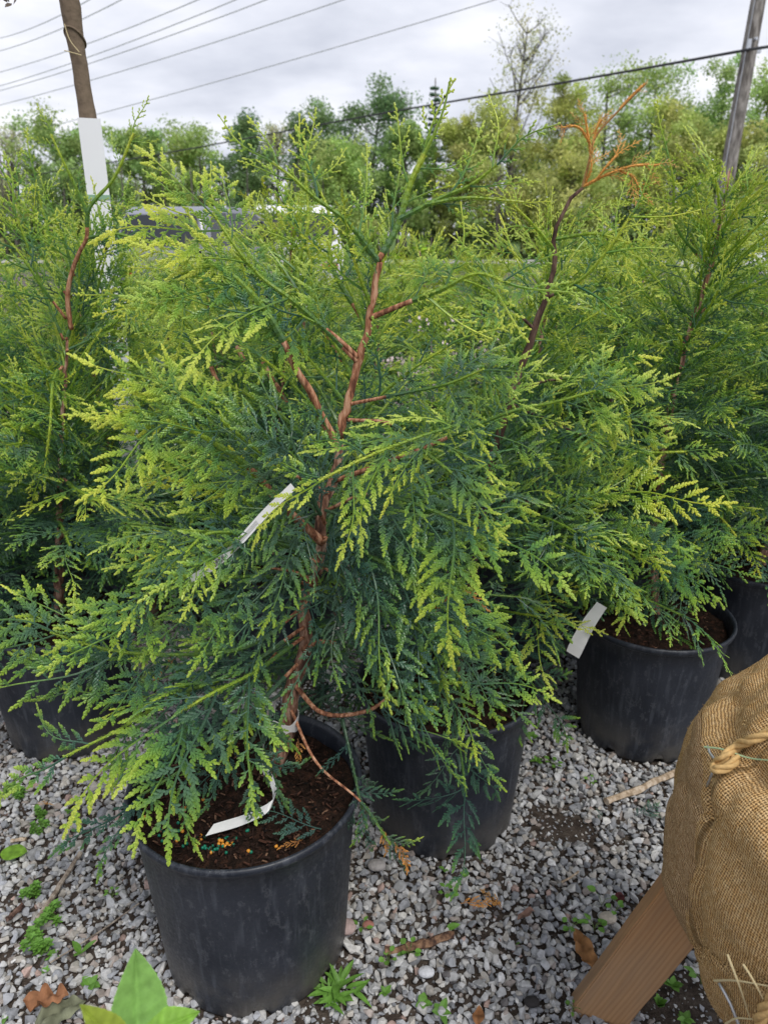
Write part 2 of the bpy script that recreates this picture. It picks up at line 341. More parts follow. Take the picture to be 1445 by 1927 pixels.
# ------------------------------------------------------------------ cedar sprays
def ribbon(P, W, lift):
    """P (m,3) path, W widths; 3 verts per station with a raised midrib"""
    m = len(P); T = np.gradient(P, axis=0); T /= np.linalg.norm(T, axis=1)[:, None] + 1e-12
    S = np.cross([0, 0, 1.0], T); S /= np.linalg.norm(S, axis=1)[:, None] + 1e-9
    W = np.asarray(W)[:, None]
    V = np.stack([P + S * W / 2, P + np.array([0, 0, 1.0]) * W * lift, P - S * W / 2], 1).reshape(-1, 3)
    i = np.arange(m - 1)[:, None] * 3
    q = np.concatenate([i + [0, 1, 4, 3], i + [1, 2, 5, 4]])
    return V, q
def spray_template(rng, L=.2, nsec=15, seclen=.085, ang0=62, ang1=38, tsp=.0052, tlen=.014, tw=.0034, lod=2, droop=.25, stemw=.004, bare=.04, agek=1.0, sparse=0.):
    V, Q, A = [], [], []; n = [0]
    def put(v, q, a):
        V.append(v); Q.append(q + n[0]); A.append(a); n[0] += len(v)
    NR = 14
    s = np.linspace(0, 1, NR); ph_ = rng.uniform(0, 6); wob = .05 * L * (np.sin(s * rng.uniform(3, 6) + ph_) - math.sin(ph_)) + rng.uniform(-.16, .16) * L * s ** 2
    rp = np.stack([L * s, wob, -droop * L * s ** 2], 1)
    rT = np.gradient(rp, axis=0)
    def rach(t):
        return np.array([np.interp(t, s, rp[:, k]) for k in range(3)]), nz([np.interp(t, s, rT[:, k]) for k in range(3)])
    rv, rq = ribbon(rp, stemw * (1.0 - .55 * s), .55); put(rv, rq, np.repeat(.15 + .75 * s * agek, 3))
    if lod == 2: lw = np.array([.5, 1.0, .72, 1.0, .66, .12])
    elif lod == 1: lw = np.array([.5, 1.0, .85, .12])
    else: lw = np.array([.7, 1.1, .15])
    def leaf(p, d, length, width, z0, age0, age1):
        k = len(lw); t = np.linspace(0, 1, k)[:, None]
        bend = rng.uniform(-.12, .18) * length
        side = np.array([-d[1], d[0], 0])
        P = p + d * length * t + side * bend * t ** 2 + np.array([0, 0, 1.0]) * (z0 * length * t ** 2)
        v, q = ribbon(P, lw * width, .35); put(v, q, np.repeat(np.linspace(age0, age1, k), 3))
    def comb(path, ages, tl, width, start=0.12, grow=False):
        d = np.concatenate([[0], np.cumsum(np.linalg.norm(np.diff(path, axis=0), axis=1))]); Lc = d[-1]
        if Lc < .008: return
        k = max(2, int(Lc / tsp)); T = np.gradient(path, axis=0)
        for j in range(k):
            u = start + (1 - start) * (j + .5) / k; x = u * Lc
            if rng.random() < sparse: continue
            p = np.array([np.interp(x, d, path[:, c]) for c in range(3)]); t = nz([np.interp(x, d, T[:, c]) for c in range(3)])
            sd_ = 1 if j % 2 else -1
            a = R(rng.uniform(38, 48) * (1 - .35 * u)) * sd_
            dd = np.array([t[0] * math.cos(a) - t[1] * math.sin(a), t[0] * math.sin(a) + t[1] * math.cos(a), t[2]])
            env = min(1, .45 + u * 1.9) * (1 - .55 * u ** 2)
            ag = np.interp(x, d, ages)
            leaf(p, dd, tl * env * rng.uniform(.75, 1.2), width * rng.uniform(.9, 1.1), rng.uniform(-.12, .22), ag, min(1, ag + .16))
        leaf(path[-1], nz(T[-1]), tl * .8, width * 1.1, 0, ages[-1], ages[-1] + .12)
    for i in range(nsec):
        t = bare + (1 - bare) * (i + rng.uniform(.3, .7)) / nsec * .97
        if rng.random() < sparse * .5: continue
        p, d0 = rach(t); sd_ = 1 if i % 2 else -1
        env = (1 - t) ** .75 * (.6 + .4 * min(1, t / .25)) + .05
        Ls = seclen * env * rng.uniform(.48, 1.28)
        m_ = max(3, int(Ls / .012)); a0, a1 = ang0 * rng.uniform(.82, 1.1), ang1 * rng.uniform(.5, 1.25)
        pts = [p]; zt = rng.uniform(-.62, .38)
        for j in range(m_):
            u = (j + .5) / m_; a = R(a0 + (a1 - a0) * u) * sd_
            dd = np.array([d0[0] * math.cos(a) - d0[1] * math.sin(a), d0[0] * math.sin(a) + d0[1] * math.cos(a), d0[2] * .6 + zt * u])
            pts.append(pts[-1] + dd * Ls / m_)
        pts = np.array(pts); uu = np.linspace(0, 1, len(pts))
        ages = np.clip((t * .55 + .50 * uu * (Ls / seclen) ** .5 + .12 * uu) * agek, 0, 1)
        v, q = ribbon(pts, stemw * .62 * (1 - .5 * uu), .5); put(v, q, np.repeat(ages, 3))
        comb(pts, ages, tlen * (.55 + .45 * env), tw)
        if Ls > .078 and lod >= 1:      # long side shoots fork again
            for jj in range(2, m_ - 1, 2):
                a = R(rng.uniform(35, 50)) * (1 if jj % 4 else -1) ; t2 = nz(pts[jj + 1] - pts[jj]); u = uu[jj]
                dd = np.array([t2[0] * math.cos(a) - t2[1] * math.sin(a), t2[0] * math.sin(a) + t2[1] * math.cos(a), t2[2]])
                l2 = Ls * .42 * (1 - u * .6); q2 = pts[jj] + dd * np.linspace(0, 1, 4)[:, None] * l2
                ag2 = np.clip(ages[jj] + np.linspace(0, .25, 4), 0, 1)
                v, q = ribbon(q2, [stemw * .5] * 4, .4); put(v, q, np.repeat(ag2, 3)); comb(q2, ag2, tlen * .7, tw * .95)
    pe = rp[-4:]; comb(pe, np.linspace(.7, .95, 4) * agek, tlen * .8, tw * 1.1, 0)
    V = np.concatenate(V); Q = np.concatenate(Q); A = np.concatenate(A)
    return V, Q, A
def shoot_template(rng, L=.16, lod=2):
    """thick scaly upright leader shoot: braided stem, short stubby side lobes"""
    return spray_template(rng, L=L, nsec=9, seclen=.052, ang0=55, ang1=28, tsp=.0066, tlen=.0125, tw=.0050, lod=lod, droop=rng.uniform(-.1, .15), stemw=.0062, bare=.1, agek=.95, sparse=.12)
TG = {}
_r = np.random.default_rng(5)
for lod in (2, 1, 0):
    TG[('fan', lod)] = [spray_template(_r, L=.21, nsec=14 - (lod == 0) * 2, seclen=.088, tsp=.0042 + .0008 * (2 - lod), tlen=.0155, tw=.0049 + .0005 * (2 - lod), lod=lod, droop=_r.uniform(.05, .5), sparse=_r.uniform(0, .14)) for _ in range(7)]
    TG[('narrow', lod)] = [spray_template(_r, L=.21, nsec=13, seclen=.055, ang0=44, ang1=24, tsp=.0040 + .0009 * (2 - lod), tlen=.0140, tw=.0048 + .0005 * (2 - lod), lod=lod, droop=_r.uniform(.2, .6), sparse=_r.uniform(0, .12)) for _ in range(4)]
    TG[('shoot', lod)] = [shoot_template(_r, .17, lod) for _ in range(4)]

def put_spray(mb, rng, p, d, n, scale, kind, lod, young):
    V, Q, A = TG[(kind, lod)][rng.integers(len(TG[(kind, lod)]))]
    young = young + .42 * (np.clip(p[2], .3, 1.35) - .84) + rng.normal(0, .11)
    d = nz(d); n = nz(n - d * np.dot(n, d)); t = np.cross(n, d)
    if rng.random() < .5: V = V * np.array([1, -1, 1])
    M = np.stack([d, t, n], 1)
    c = np.zeros((len(V), 4)); c[:, 0] = A * .9; c[:, 1] = young; c[:, 2] = np.clip(rng.normal(.5, .28), 0, 1); c[:, 3] = 1
    mb.add((V * scale) @ M.T + p, Q, c=c)

def branch_sprays(fol, wood, rng, P, r0, r1, lod=1, kind='fan', spacing=.05, start=.2, Ls=(1.0, .65), young=(.3, .6), nref=None, roll=25, brown=.5, wn=5, fanang=48):
    """stem along P with sprays on both sides. brown: share of the stem that is bark"""
    P = np.asarray(P, float); P = smooth_path(P, int(np.clip(np.linalg.norm(np.diff(P, axis=0), axis=1).sum() / (.004 if lod == 2 else .008), 10, 90))); m = len(P)
    d = np.concatenate([[0], np.cumsum(np.linalg.norm(np.diff(P, axis=0), axis=1))]); L = d[-1]
    rad = np.linspace(r0, r1, m)
    k = max(2, int(m * brown)) if brown > 0 else 0
    if k: wood.tube(P[:k], rad[:k], wn, cap=True)
    if k < m:
        a = max(0, k - 1); ag = np.linspace(.36, .80, m - a) + .10 * (np.arange(m - a) % 3 == 0)
        cc = np.zeros((m - a, 4)); cc[:, 2] = .8; cc[:, 0] = ag + (.04 if kind == 'shoot' else 0); cc[:, 1] = (young[0] + young[1]) / 2; cc[:, 3] = 1
        fol.tube(P[a:], rad[a:] * (1.12 + .22 * np.array([0, 1, .3])[np.arange(m - a) % 3]), wn, col=cc)
        if lod:
            Ts = np.gradient(P, axis=0); q = []; cs = []; V_ = []
            st_ = 1 if lod == 2 else 1
            for i in range(a + 1, m - 1, st_):
                t_ = nz(Ts[i]); r_ = rad[i]; w1 = nz(np.cross(t_, rng.normal(0, 1, 3))); w2 = np.cross(t_, w1)
                for sg in (-1, 1):
                    p_ = P[i] + w1 * sg * r_ * .9; e_ = p_ + (t_ * .85 + w1 * sg * .42) * (.0062 if lod == 2 else .009); md = (p_ + e_) / 2 + w1 * sg * .0006
                    V_ += [p_, md + w2 * .0013, e_, md - w2 * .0013]; g_ = (.5 if kind == 'shoot' else .42) + .36 * i / m
                    cs += [[g_, (young[0] + young[1]) / 2, .8, 1]] * 4
            if V_: fol.add(V_, np.arange(len(V_)).reshape(-1, 4), c=np.array(cs))
    T = np.gradient(P, axis=0)
    if kind == 'shoot': young = (young[0] + .08, young[1] + .12)
    cnt = max(1, int(L * (1 - start) / spacing))
    sgn = 1 if rng.random() < .5 else -1
    for i in range(cnt):
        u = start + (1 - start) * (i + rng.uniform(.2, .8)) / cnt; x = u * L
        p = np.array([np.interp(x, d, P[:, c]) for c in range(3)]); t = nz([np.interp(x, d, T[:, c]) for c in range(3)])
        nr = np.array([0, 0, 1.]) if nref is None else np.asarray(nref, float)
        if abs(np.dot(nr, t)) > .9: nr = nr + np.array([0, -.8, .2])
        n = nz(nr - t * np.dot(nr, t)); s_ = np.cross(n, t); sgn = -sgn
        a = R(rng.uniform(fanang - 14, fanang + 12)) * sgn; ro = R(rng.normal(0, roll))
        dd = t * math.cos(a) + s_ * math.sin(a)
        n2 = n * math.cos(ro) + np.cross(dd, n) * math.sin(ro)
        dd = dd + n * rng.uniform(-.25, .1)
        sc_ = (Ls[0] + (Ls[1] - Ls[0]) * u) * rng.uniform(.75, 1.15)
        put_spray(fol, rng, p, dd, n2, sc_, kind, lod, young[0] + (young[1] - young[0]) * u + rng.normal(0, .10))
    nr = np.array([0, 0, 1.]) if nref is None else np.asarray(nref, float)
    t = nz(P[-1] - P[-3])
    if abs(np.dot(nr, t)) > .9: nr = nr + np.array([0, -.8, .2])
    put_spray(fol, rng, P[-1] - t * .01, t, nr, (Ls[0] + Ls[1]) / 2 * rng.uniform(.8, 1.05), kind, lod, young[1] + rng.normal(0, .08))

def bush(fol, wood, rng, trunk, nb, rad, lod=1, z0=.06, skip=None, topfrac=.62, dens=1.0, squash=(1, 1)):
    """procedural branches all round a trunk path"""
    d = np.concatenate([[0], np.cumsum(np.linalg.norm(np.diff(trunk, axis=0), axis=1))]); L = d[-1]
    az = rng.uniform(0, 6.28)
    for i in range(nb):
        f = z0 + (1 - z0 - .03) * ((i + .5) / nb) ** 1.05
        az += 2.399963 + rng.normal(0, .25)
        ca, sa = math.cos(az), math.sin(az)
        if skip is not None and skip(f, ca, sa, rng): continue
        p = np.array([np.interp(f * L, d, trunk[:, c]) for c in range(3)])
        env = (.78 + .5 * min(1, f / .3)) if f < .3 else 1.28 * (1 - (f - .3) / .7) ** .9 + .12
        if f > .6 and rng.random() < (f - .6) * 1.1: continue
        Lb = rad * .78 * env * rng.uniform(.78, 1.15)
        el0 = R(np.interp(f, [0, .3, .7, 1], [12, 28, 50, 68]) + rng.normal(0, 7)); el1 = R(np.interp(f, [0, .3, .7, 1], [-38, -12, 30, 66]) + rng.normal(0, 9))
        pts = [p]; mm = 6
        a2 = az
        for j in range(mm):
            el = el0 + (el1 - el0) * (j + .5) / mm; a2 += rng.normal(0, .06)
            pts.append(pts[-1] + np.array([math.cos(a2) * math.cos(el) * squash[0], math.sin(a2) * math.cos(el) * squash[1], math.sin(el)]) * Lb / mm)
        pts = np.array(pts)
        upper = f > topfrac
        outv = np.array([ca, sa, 0])
        nref = nz(np.array([0, 0, 1.]) * .75 + outv * (.55 if not upper else .0) + rng.normal(0, .34 if f < .4 else .5, 3)); ss = np.interp(f, [0, .35, .6], [1.0, .76, .58])
        kind = 'shoot' if (upper and rng.random() < .72) else ('narrow' if rng.random() < .22 else 'fan')
        yb = np.interp(f, [0, .5, 1], [.05, .34, .72])
        branch_sprays(fol, wood, rng, pts, .0028, .0015, lod, kind, spacing=(.050 * ss if kind != 'shoot' else .034) / dens, start=.06, Ls=(.98 * ss, .80 * ss) if kind != 'shoot' else (.74, .52),
                      young=(yb - .12, yb + .22), nref=nref, roll=34 if not upper else 55, brown=0)

# ------------------------------------------------------------------ pot
def pot_profile(Rr=.2, Rb=.165, Hh=.36):
    t = .004
    o = [(Rb * .2, .012), (Rb - .02, .010), (Rb - .004, .002), (Rb, .012)]
    for k in range(1, 9):
        f = k / 8; o.append((Rb + (Rr - .008 - Rb) * f, .012 + (Hh - .034) * f))
    o += [(Rr - .006, Hh - .020), (Rr - .001, Hh - .018), (Rr + .003, Hh - .014), (Rr + .005, Hh - .008), (Rr + .004, Hh - .002), (Rr, Hh + .001), (Rr - .004, Hh - .002), (Rr - .007, Hh - .010), (Rr - .010, Hh - .03), (Rr - .014, Hh - .10), (Rb - .004, .02)]
    return o
def make_pot(root, rng, c, Rr=.2, Rb=.165, Hh=.37, ph=0.):
    mb = MB(); n = 192
    notch = rng.uniform(0, 6.28)
    def fn(V, a):
        g = np.clip(np.cos(a * 8 + notch) * 3 - 1.9, 0, 1)       # drain notches round the foot
        V[3, :, 2] += g * .022; V[2, :, 2] += g * .016
        V[2, :, :2] *= (1 - .05 * g)[:, None]; V[3, :, :2] *= (1 - .012 * g)[:, None]
        wv = 1 + .006 * np.sin(2 * a + ph)       # slightly out of round
        V[:, :, :2] *= wv[None, :, None]
        V[6:14, :, :2] *= (1 + .0025 * np.sin(5 * a + ph * 2))[None, :, None]
        return V
    mb.lathe(pot_profile(Rr, Rb, Hh), n, (c[0], c[1], 0), fn=fn)
    pot = mb.build('pot', M_POT, root, smooth=True)
    # soil
    sb = MB(); nr, na = 26, 72; V = []
    zs = Hh - .035
    for i in range(nr):
        rr = (Rr - .0105) * (i / (nr - 1)) ** .8
        for j in range(na):
            a = j * 2 * math.pi / na; x, y = rr * math.cos(a), rr * math.sin(a)
            h = .010 * mnoise.noise(Vector((x * 18 + ph, y * 18, 1.3))) + .007 * mnoise.noise(Vector((x * 60, y * 60 + ph, 4.1))) + .018 * math.exp(-rr * rr / .004)
            V.append((c[0] + x, c[1] + y, zs + h))
    q = [[i * na + j, (i + 1) * na + j, (i + 1) * na + (j + 1) % na, i * na + (j + 1) % na] for i in range(nr - 1) for j in range(na)]
    sb.add(V, q); sb.build('soil', M_SOIL, root, smooth=True)
    return zs
def soil_chips(root, rng, c, Rr, zs, n):
    mb = MB()
    for _ in range(n):
        a = rng.uniform(0, 6.28); rr = (Rr - .022) * math.sqrt(rng.random())
        l, w_, h = rng.uniform(.003, .016), rng.uniform(.0015, .0045), rng.uniform(.001, .003)
        M = np.array(Matrix.Rotation(rng.uniform(0, 6.28), 3, 'Z') @ Matrix.Rotation(rng.normal(0, .35), 3, 'Y') @ Matrix.Rotation(rng.normal(0, .4), 3, 'X'))
        t = rng.random()
        col = (.03, .016, .012) if t < .5 else ((.075, .034, .022) if t < .86 else ((.19, .11, .07) if t < .93 else (.008, .007, .007)))
        v = np.array([[-l/2, -w_/2*.5, 0], [l/2*.8, -w_/2, 0], [l/2, w_/2*.4, 0], [-l/2*.8, w_/2, 0]])
        v = np.concatenate([v, v * [.85, .8, 1] + [0, 0, h]]) @ M.T + np.array([c[0] + rr * math.cos(a), c[1] + rr * math.sin(a), zs + rng.uniform(.0, .011) + .018 * math.exp(-rr * rr / .004)])
        mb.add(v, [[3, 2, 1, 0], [4, 5, 6, 7], [0, 1, 5, 4], [1, 2, 6, 5], [2, 3, 7, 6], [3, 0, 4, 7]], c=np.array([*col, 1]))
    mb.build('bark_mulch', M_CHIP, root)['kind'] = 'stuff'

def trunk_tube(wood, P, r0, r1, rng, n=10, m=34):
    P = smooth_path(P, m); P = P + np.concatenate([np.zeros((2, 3)), rng.normal(0, .0012, (m - 2, 3))])
    rad = np.linspace(r0, r1, m) * (1 + .10 * rng.normal(0, 1, m).clip(-1, 1)); rad[0] *= 1.25
    wood.tube(P, rad, n); return P

def pxpath(pts):
    return np.array([WY(*p) for p in pts])
def ribbon_strip(P, N, width, thick=.0008):
    """solid strip along P, width along N"""
    P = np.asarray(P, float); m = len(P); N = np.broadcast_to(np.asarray(N, float), (m, 3)); T = np.gradient(P, axis=0)
    F = np.cross(T, N); F /= np.linalg.norm(F, axis=1)[:, None] + 1e-12
    W_ = np.broadcast_to(np.asarray(width, float), (m,))[:, None]
    V = np.stack([P + N * W_ / 2 + F * thick / 2, P - N * W_ / 2 + F * thick / 2, P - N * W_ / 2 - F * thick / 2, P + N * W_ / 2 - F * thick / 2], 1).reshape(-1, 3)
    i = np.arange(m - 1)[:, None] * 4; q = np.concatenate([i + [k, (k + 1) % 4, 4 + (k + 1) % 4, 4 + k] for k in range(4)])
    q = np.concatenate([q, [[3, 2, 1, 0], [m * 4 - 4, m * 4 - 3, m * 4 - 2, m * 4 - 1]]])
    return V, q

#==PART2==
# ================================================================== setting
g = MB(); S = 400
g.add([[-S, -20, 0], [S, -20, 0], [S, 700, 0], [-S, 700, 0]], [[0, 1, 2, 3]])
tag(g.build('ground', M_GROUND), kind='structure')
M_ROAD = NT('pale_gravel_road', .9, .2)
_f = M_ROAD.noise(1.3, 5); M_ROAD.col(M_ROAD.ramp(_f, [(.3, (.34, .33, .31)), (.7, (.48, .47, .45))])); M_ROAD = M_ROAD.m
g = MB(); g.add([[-80, 38.5, .02], [80, 35, .02], [80, 43, .02], [-80, 40, .02]], [[0, 1, 2, 3]])
tag(g.build('gravel_road', M_ROAD), kind='structure')

# ------------------------------------------------------------------ far wood
def leaf_cloud(mb, rng, centers, radii, per, size, colors, flat=.8):
    for c, r, col in zip(centers, radii, colors):
        k = max(6, int(per * rng.uniform(.7, 1.3)))
        P = rng.normal(0, 1, (k, 3)); P /= np.linalg.norm(P, axis=1)[:, None]
        P *= (rng.random(k) ** .45)[:, None] * np.array([r, r, r * flat]) * rng.uniform(.7, 1.15, (k, 1)); P += c
        a = rng.normal(0, 1, (k, 3)); a /= np.linalg.norm(a, axis=1)[:, None]
        b = np.cross(a, rng.normal(0, 1, (k, 3))); b /= np.linalg.norm(b, axis=1)[:, None]
        s_ = size * rng.uniform(.6, 1.3, (k, 1))
        V = np.stack([P - a * s_, P + b * s_ * .62, P + a * s_, P - b * s_ * .62], 1).reshape(-1, 3)
        cc = np.ones((k, 4)); cc[:, :3] = np.array(col) * rng.uniform(.82, 1.2, (k, 1))
        mb.add(V, np.arange(k * 4).reshape(-1, 4), c=np.repeat(cc, 4, 0))
LG = [(.42, .56, .16), (.33, .48, .15), (.20, .33, .13), (.50, .56, .17), (.52, .54, .30), (.13, .23, .13)]
def far_tree(px, top, hw, Y, hue, kind, label, seed):
    rng = np.random.default_rng(seed); t = WY(px, top, Y); x = t[0]; h = t[2]; rw = hw / FPX * Y * 1.02
    h *= 1.07; root = empty('conifer_tree' if kind == 'conifer' else 'leafy_tree', (x, Y, 0), label, 'tree', 'trees along the far edge of the nursery')
    wood = MB(); lf = MB(); base = LG[hue]
    lean = rng.normal(0, .03) * h
    tp = smooth_path([[x, Y, 0], [x + lean * .3, Y, h * .4], [x + lean, Y, h * (.97 if kind == 'conifer' else .86)]], 9)
    wood.tube(tp, np.linspace(.13 + h * .006, .03, 9), 7)
    C, Rr, K = [], [], []
    if kind == 'conifer':
        for k in range(26):
            f = .12 + .86 * k / 26; n_ = 5
            for j in range(n_):
                a = rng.uniform(0, 6.28); rr = rw * (1 - f) ** .8 * rng.uniform(.35, 1.05) + .08
                p = tp[int(f * 8)] * 1; p = np.array([np.interp(f, np.linspace(0, 1, 9), tp[:, q]) for q in range(3)])
                e_ = p + np.array([math.cos(a) * rr, math.sin(a) * rr, rng.uniform(-.05, .2) * rr])
                if j < 2: wood.tube([p, e_], [.03, .01], 4)
                C.append(p * .35 + e_ * .65); Rr.append(max(.16, rr * .42)); K.append(np.array(base) * rng.uniform(.8, 1.25))
        leaf_cloud(lf, rng, C, Rr, 34, .085, K, .35)
    else:
        sparse = kind == 'sparse'; nb = 34 if sparse else 34
        for k in range(nb):
            f = rng.uniform(.16, .98) if not sparse else rng.uniform(.25, .98)
            p = np.array([np.interp(f, np.linspace(0, 1, 9), tp[:, q]) for q in range(3)])
            env = math.sin(math.pi * min(1, (f * .82 + .14))) ** .6
            a = rng.uniform(0, 6.28); rr = rw * env * rng.uniform(.45, 1.0)
            el = rng.uniform(.35, 1.1) if not sparse else rng.uniform(.9, 1.9)
            e_ = p + np.array([math.cos(a) * rr, math.sin(a) * rr * .8, rr * el * .8]); e_[2] = min(e_[2], h * 1.0)
            mid = (p + e_) / 2 + np.array([0, 0, -.08 * rr])
            bp = smooth_path([p, mid, e_], 6); wood.tube(bp, np.linspace(.045, .012, 6), 5)
            for u in ((.55, 1.0) if not sparse else (.4, .6, .8, 1.0)):
                c_ = p + (e_ - p) * u + rng.normal(0, .12, 3) * rr * .5
                C.append(c_ + rng.normal(0, .10, 3) * rw); Rr.append(rw * rng.uniform(.20, .46) * (1 if not sparse else .8)); K.append(np.array(base) * rng.uniform(.78, 1.25) * np.array([rng.uniform(.9, 1.12), 1, rng.uniform(.85, 1.15)]))
            if sparse:
                for _ in range(3):
                    s_ = p + (e_ - p) * rng.uniform(.4, .95); wood.tube([s_, s_ + rng.normal(0, 1, 3) * [.25, .25, .1] * rr + [0, 0, .35 * rr]], [.015, .006], 4)
        leaf_cloud(lf, rng, C, Rr, 26 if sparse else 210, .07 if sparse else .080, K, .85)
    lf.build('crown', M_TREELEAF, root); wood.build('trunk', M_WOODY, root, True)
TREES = [
 (18, 250, 60, 50, 4, 'sparse', 'thin pale young tree at the left edge of the far wood'),
 (100, 205, 78, 47, 1, 'leafy', 'rounded mid green tree just left of the white trunk guard'),
 (165, 300, 60, 52, 1, 'leafy', 'low green tree behind the white trunk guard'),
 (255, 228, 55, 46, 1, 'leafy', 'narrow green tree just right of the white trunk guard'),
 (345, 235, 72, 48, 0, 'leafy', 'light green tree with a rounded two-humped top above the grey car'),
 (455, 214, 52, 45, 2, 'leafy', 'dark green upright tree with a dense square top'),
 (515, 228, 45, 50, 4, 'sparse', 'bare pale tree between two dark green ones'),
 (588, 172, 56, 47, 2, 'leafy', 'dark green narrow tree with a pointed top left of the wide dark tree'),
 (688, 163, 84, 49, 2, 'leafy', 'wide spreading dark green tree with open flat layers'),
 (650, 285, 75, 45, 0, 'leafy', 'low light green tree in front of the wide dark tree'),
 (762, 232, 52, 46, 1, 'leafy', 'small green tree left of the pointed conifer'),
 (822, 160, 52, 48, 5, 'conifer', 'dark conifer with a pointed top and level branches'),
 (872, 200, 55, 46, 3, 'leafy', 'yellow-green tree beside the dark conifer'),
 (972, 10, 92, 47, 4, 'sparse', 'tallest tree of the far wood, thin pale crown against the sky'),
 (950, 190, 85, 45, 3, 'leafy', 'yellow-green tree in front of the tallest thin tree'),
 (1062, 150, 66, 48, 3, 'leafy', 'tall yellow-green tree right of the tallest thin tree'),
 (1155, 108, 98, 49, 0, 'leafy', 'broad bright green tree behind the orange dead twig'),
 (1080, 285, 80, 44, 3, 'leafy', 'low lime tree below the orange dead twig'),
 (1245, 108, 82, 50, 1, 'leafy', 'tall full green tree between the orange dead twig and the utility pole'),
 (1290, 185, 66, 45, 3, 'leafy', 'yellow-green tree close on the left of the utility pole'),
 (1380, 92, 74, 49, 1, 'leafy', 'tall green tree crossed by the utility pole'),
 (1462, 105, 66, 47, 0, 'leafy', 'bright green tree at the right edge of the far wood'),
 (1400, 240, 70, 44, 3, 'leafy', 'low yellow-green tree right of the foot of the utility pole'),
]
for i, t in enumerate(TREES): far_tree(t[0], t[1], t[2], t[3], t[4], t[5], t[6], 100 + i)
rng = np.random.default_rng(77)
mb = MB(); C, Rr, K = [], [], []
for k in range(760):
    px = rng.uniform(-700, 2150); Y = rng.uniform(46, 60); tp = np.interp(px, [0, 400, 700, 900, 1150, 1445], [318, 305, 270, 262, 225, 215])
    t = WY(px, rng.uniform(tp, 465), Y); C.append(t); Rr.append(rng.uniform(.5, 1.0)); K.append(np.array(LG[rng.choice([0, 1, 2, 3, 1, 0])]) * rng.uniform(.55, 1.1))
leaf_cloud(mb, rng, C, Rr, 190, .10, K, .9)
for k in range(420):
    px = rng.uniform(-700, 2150); Y = rng.uniform(43.5, 50); t = WY(px, rng.uniform(400, 490), Y); C.append(t) ; Rr.append(rng.uniform(.5, .9)); K.append(np.array(LG[rng.choice([0, 1, 2, 3, 1, 2])]) * rng.uniform(.5, .9))
leaf_cloud(mb, rng, C[-420:], Rr[-420:], 110, .13, K[-420:], .8)
for k in range(170):
    px = rng.uniform(-700, 2150); Y = rng.uniform(43.5, 56); x = WY(px, 440, Y)[0]; hh = rng.uniform(3.5, 6)
    mb.tube([[x, Y, 0], [x + rng.normal(0, .25), Y, hh]], [.09, .03], 5, col=np.array([.14, .125, .11, 1.]) * rng.uniform(.6, 1.6))
tag(mb.build('woodland', M_TREELEAF), 'mass of mixed green woodland and brush beyond the gravel road', 'woodland', kind='stuff')

# ------------------------------------------------------------------ power lines, pole
for i, (a, b, c) in enumerate([((0, 72), (168, 0), 'topmost thin pale power line in the upper left corner'), ((0, 96), (228, 0), 'second pale power line from the top left corner'), ((0, 136), (372, 0), 'third pale power line from the top left corner'),
     ((0, 162), (443, 0), 'upper of the close pair of pale power lines in the sky'), ((0, 171), (500, 0), 'lower of the close pair of pale power lines in the sky'), ((0, 198), (645, 0), 'pale power line next above the lowest one'), ((0, 262), (930, 0), 'lowest pale power line crossing the cloudy sky')]):
    A, B = WY(a[0], a[1], 62), WY(b[0], b[1], 40); d = B - A
    P = np.array([A + d * t + np.array([0, 0, .7 * (t * (t - 1))]) for t in np.linspace(-.5, 2.2, 18)])
    mb = MB(); mb.tube(P, .023, 6); tag(mb.build('power_line', M_FARWIRE, origin=P[0]), c, 'power line', 'pale power lines in the sky')
PY = 16.5
pb = WY(1334, 520, PY); pt = WY(1426, 0, PY); dd_ = (pt - pb) / (pt[2] - pb[2])
P0 = pb - dd_ * pb[2]; P1_ = P0 + dd_ * 9.2
pole = empty('utility_pole', P0, 'weathered grey wooden utility pole leaning right, carrying the dark cable', 'utility pole')
mb = MB(); mb.tube([P0 + (P1_ - P0) * t for t in np.linspace(0, 1, 12)], np.linspace(.165, .115, 12), 18); mb.build('shaft', M_POLE, pole, True)
att = WY(1403, 97, PY)
mb = MB(); mb.box(att + np.array([.1, -.02, .0]), (.34, .05, .06)); mb.box(att + np.array([-.02, -.14, .1]), (.06, .05, .16)); mb.build('bracket', M_WIRE, pole)
mb = MB(); mb.tube([P0 + (P1_ - P0) * t + np.array([-.125 + .03 * t, -.10, 0]) for t in np.linspace(.02, .98, 10)], .009, 5); mb.build('ground_wire', M_WIRE, pole)
for f in (.52, .62):
    mb = MB(); mb.tube([P0 + (P1_ - P0) * f + np.array([0, -.15, 0]), P0 + (P1_ - P0) * f + np.array([.02, -.20, 0])], .03, 8); mb.build('bolt', M_WIRE, pole)
cp = [WY(60, 330, 44), WY(290, 292, 38), WY(750, 208, 27), WY(1050, 157, 21), WY(1300, 113, 17.6), att + np.array([0, -.19, 0])]
P = smooth_path(cp, 24); mb = MB(); mb.tube(P, .028, 6)
P = smooth_path([att + np.array([0, -.19, 0]), WY(1445, 88, 15.6), WY(1800, 40, 12)], 10); mb.tube(P, .028, 6)
tag(mb.build('overhead_cable', M_CABLE, origin=att), 'thick dark overhead cable running down from the utility pole towards the left', 'cable')

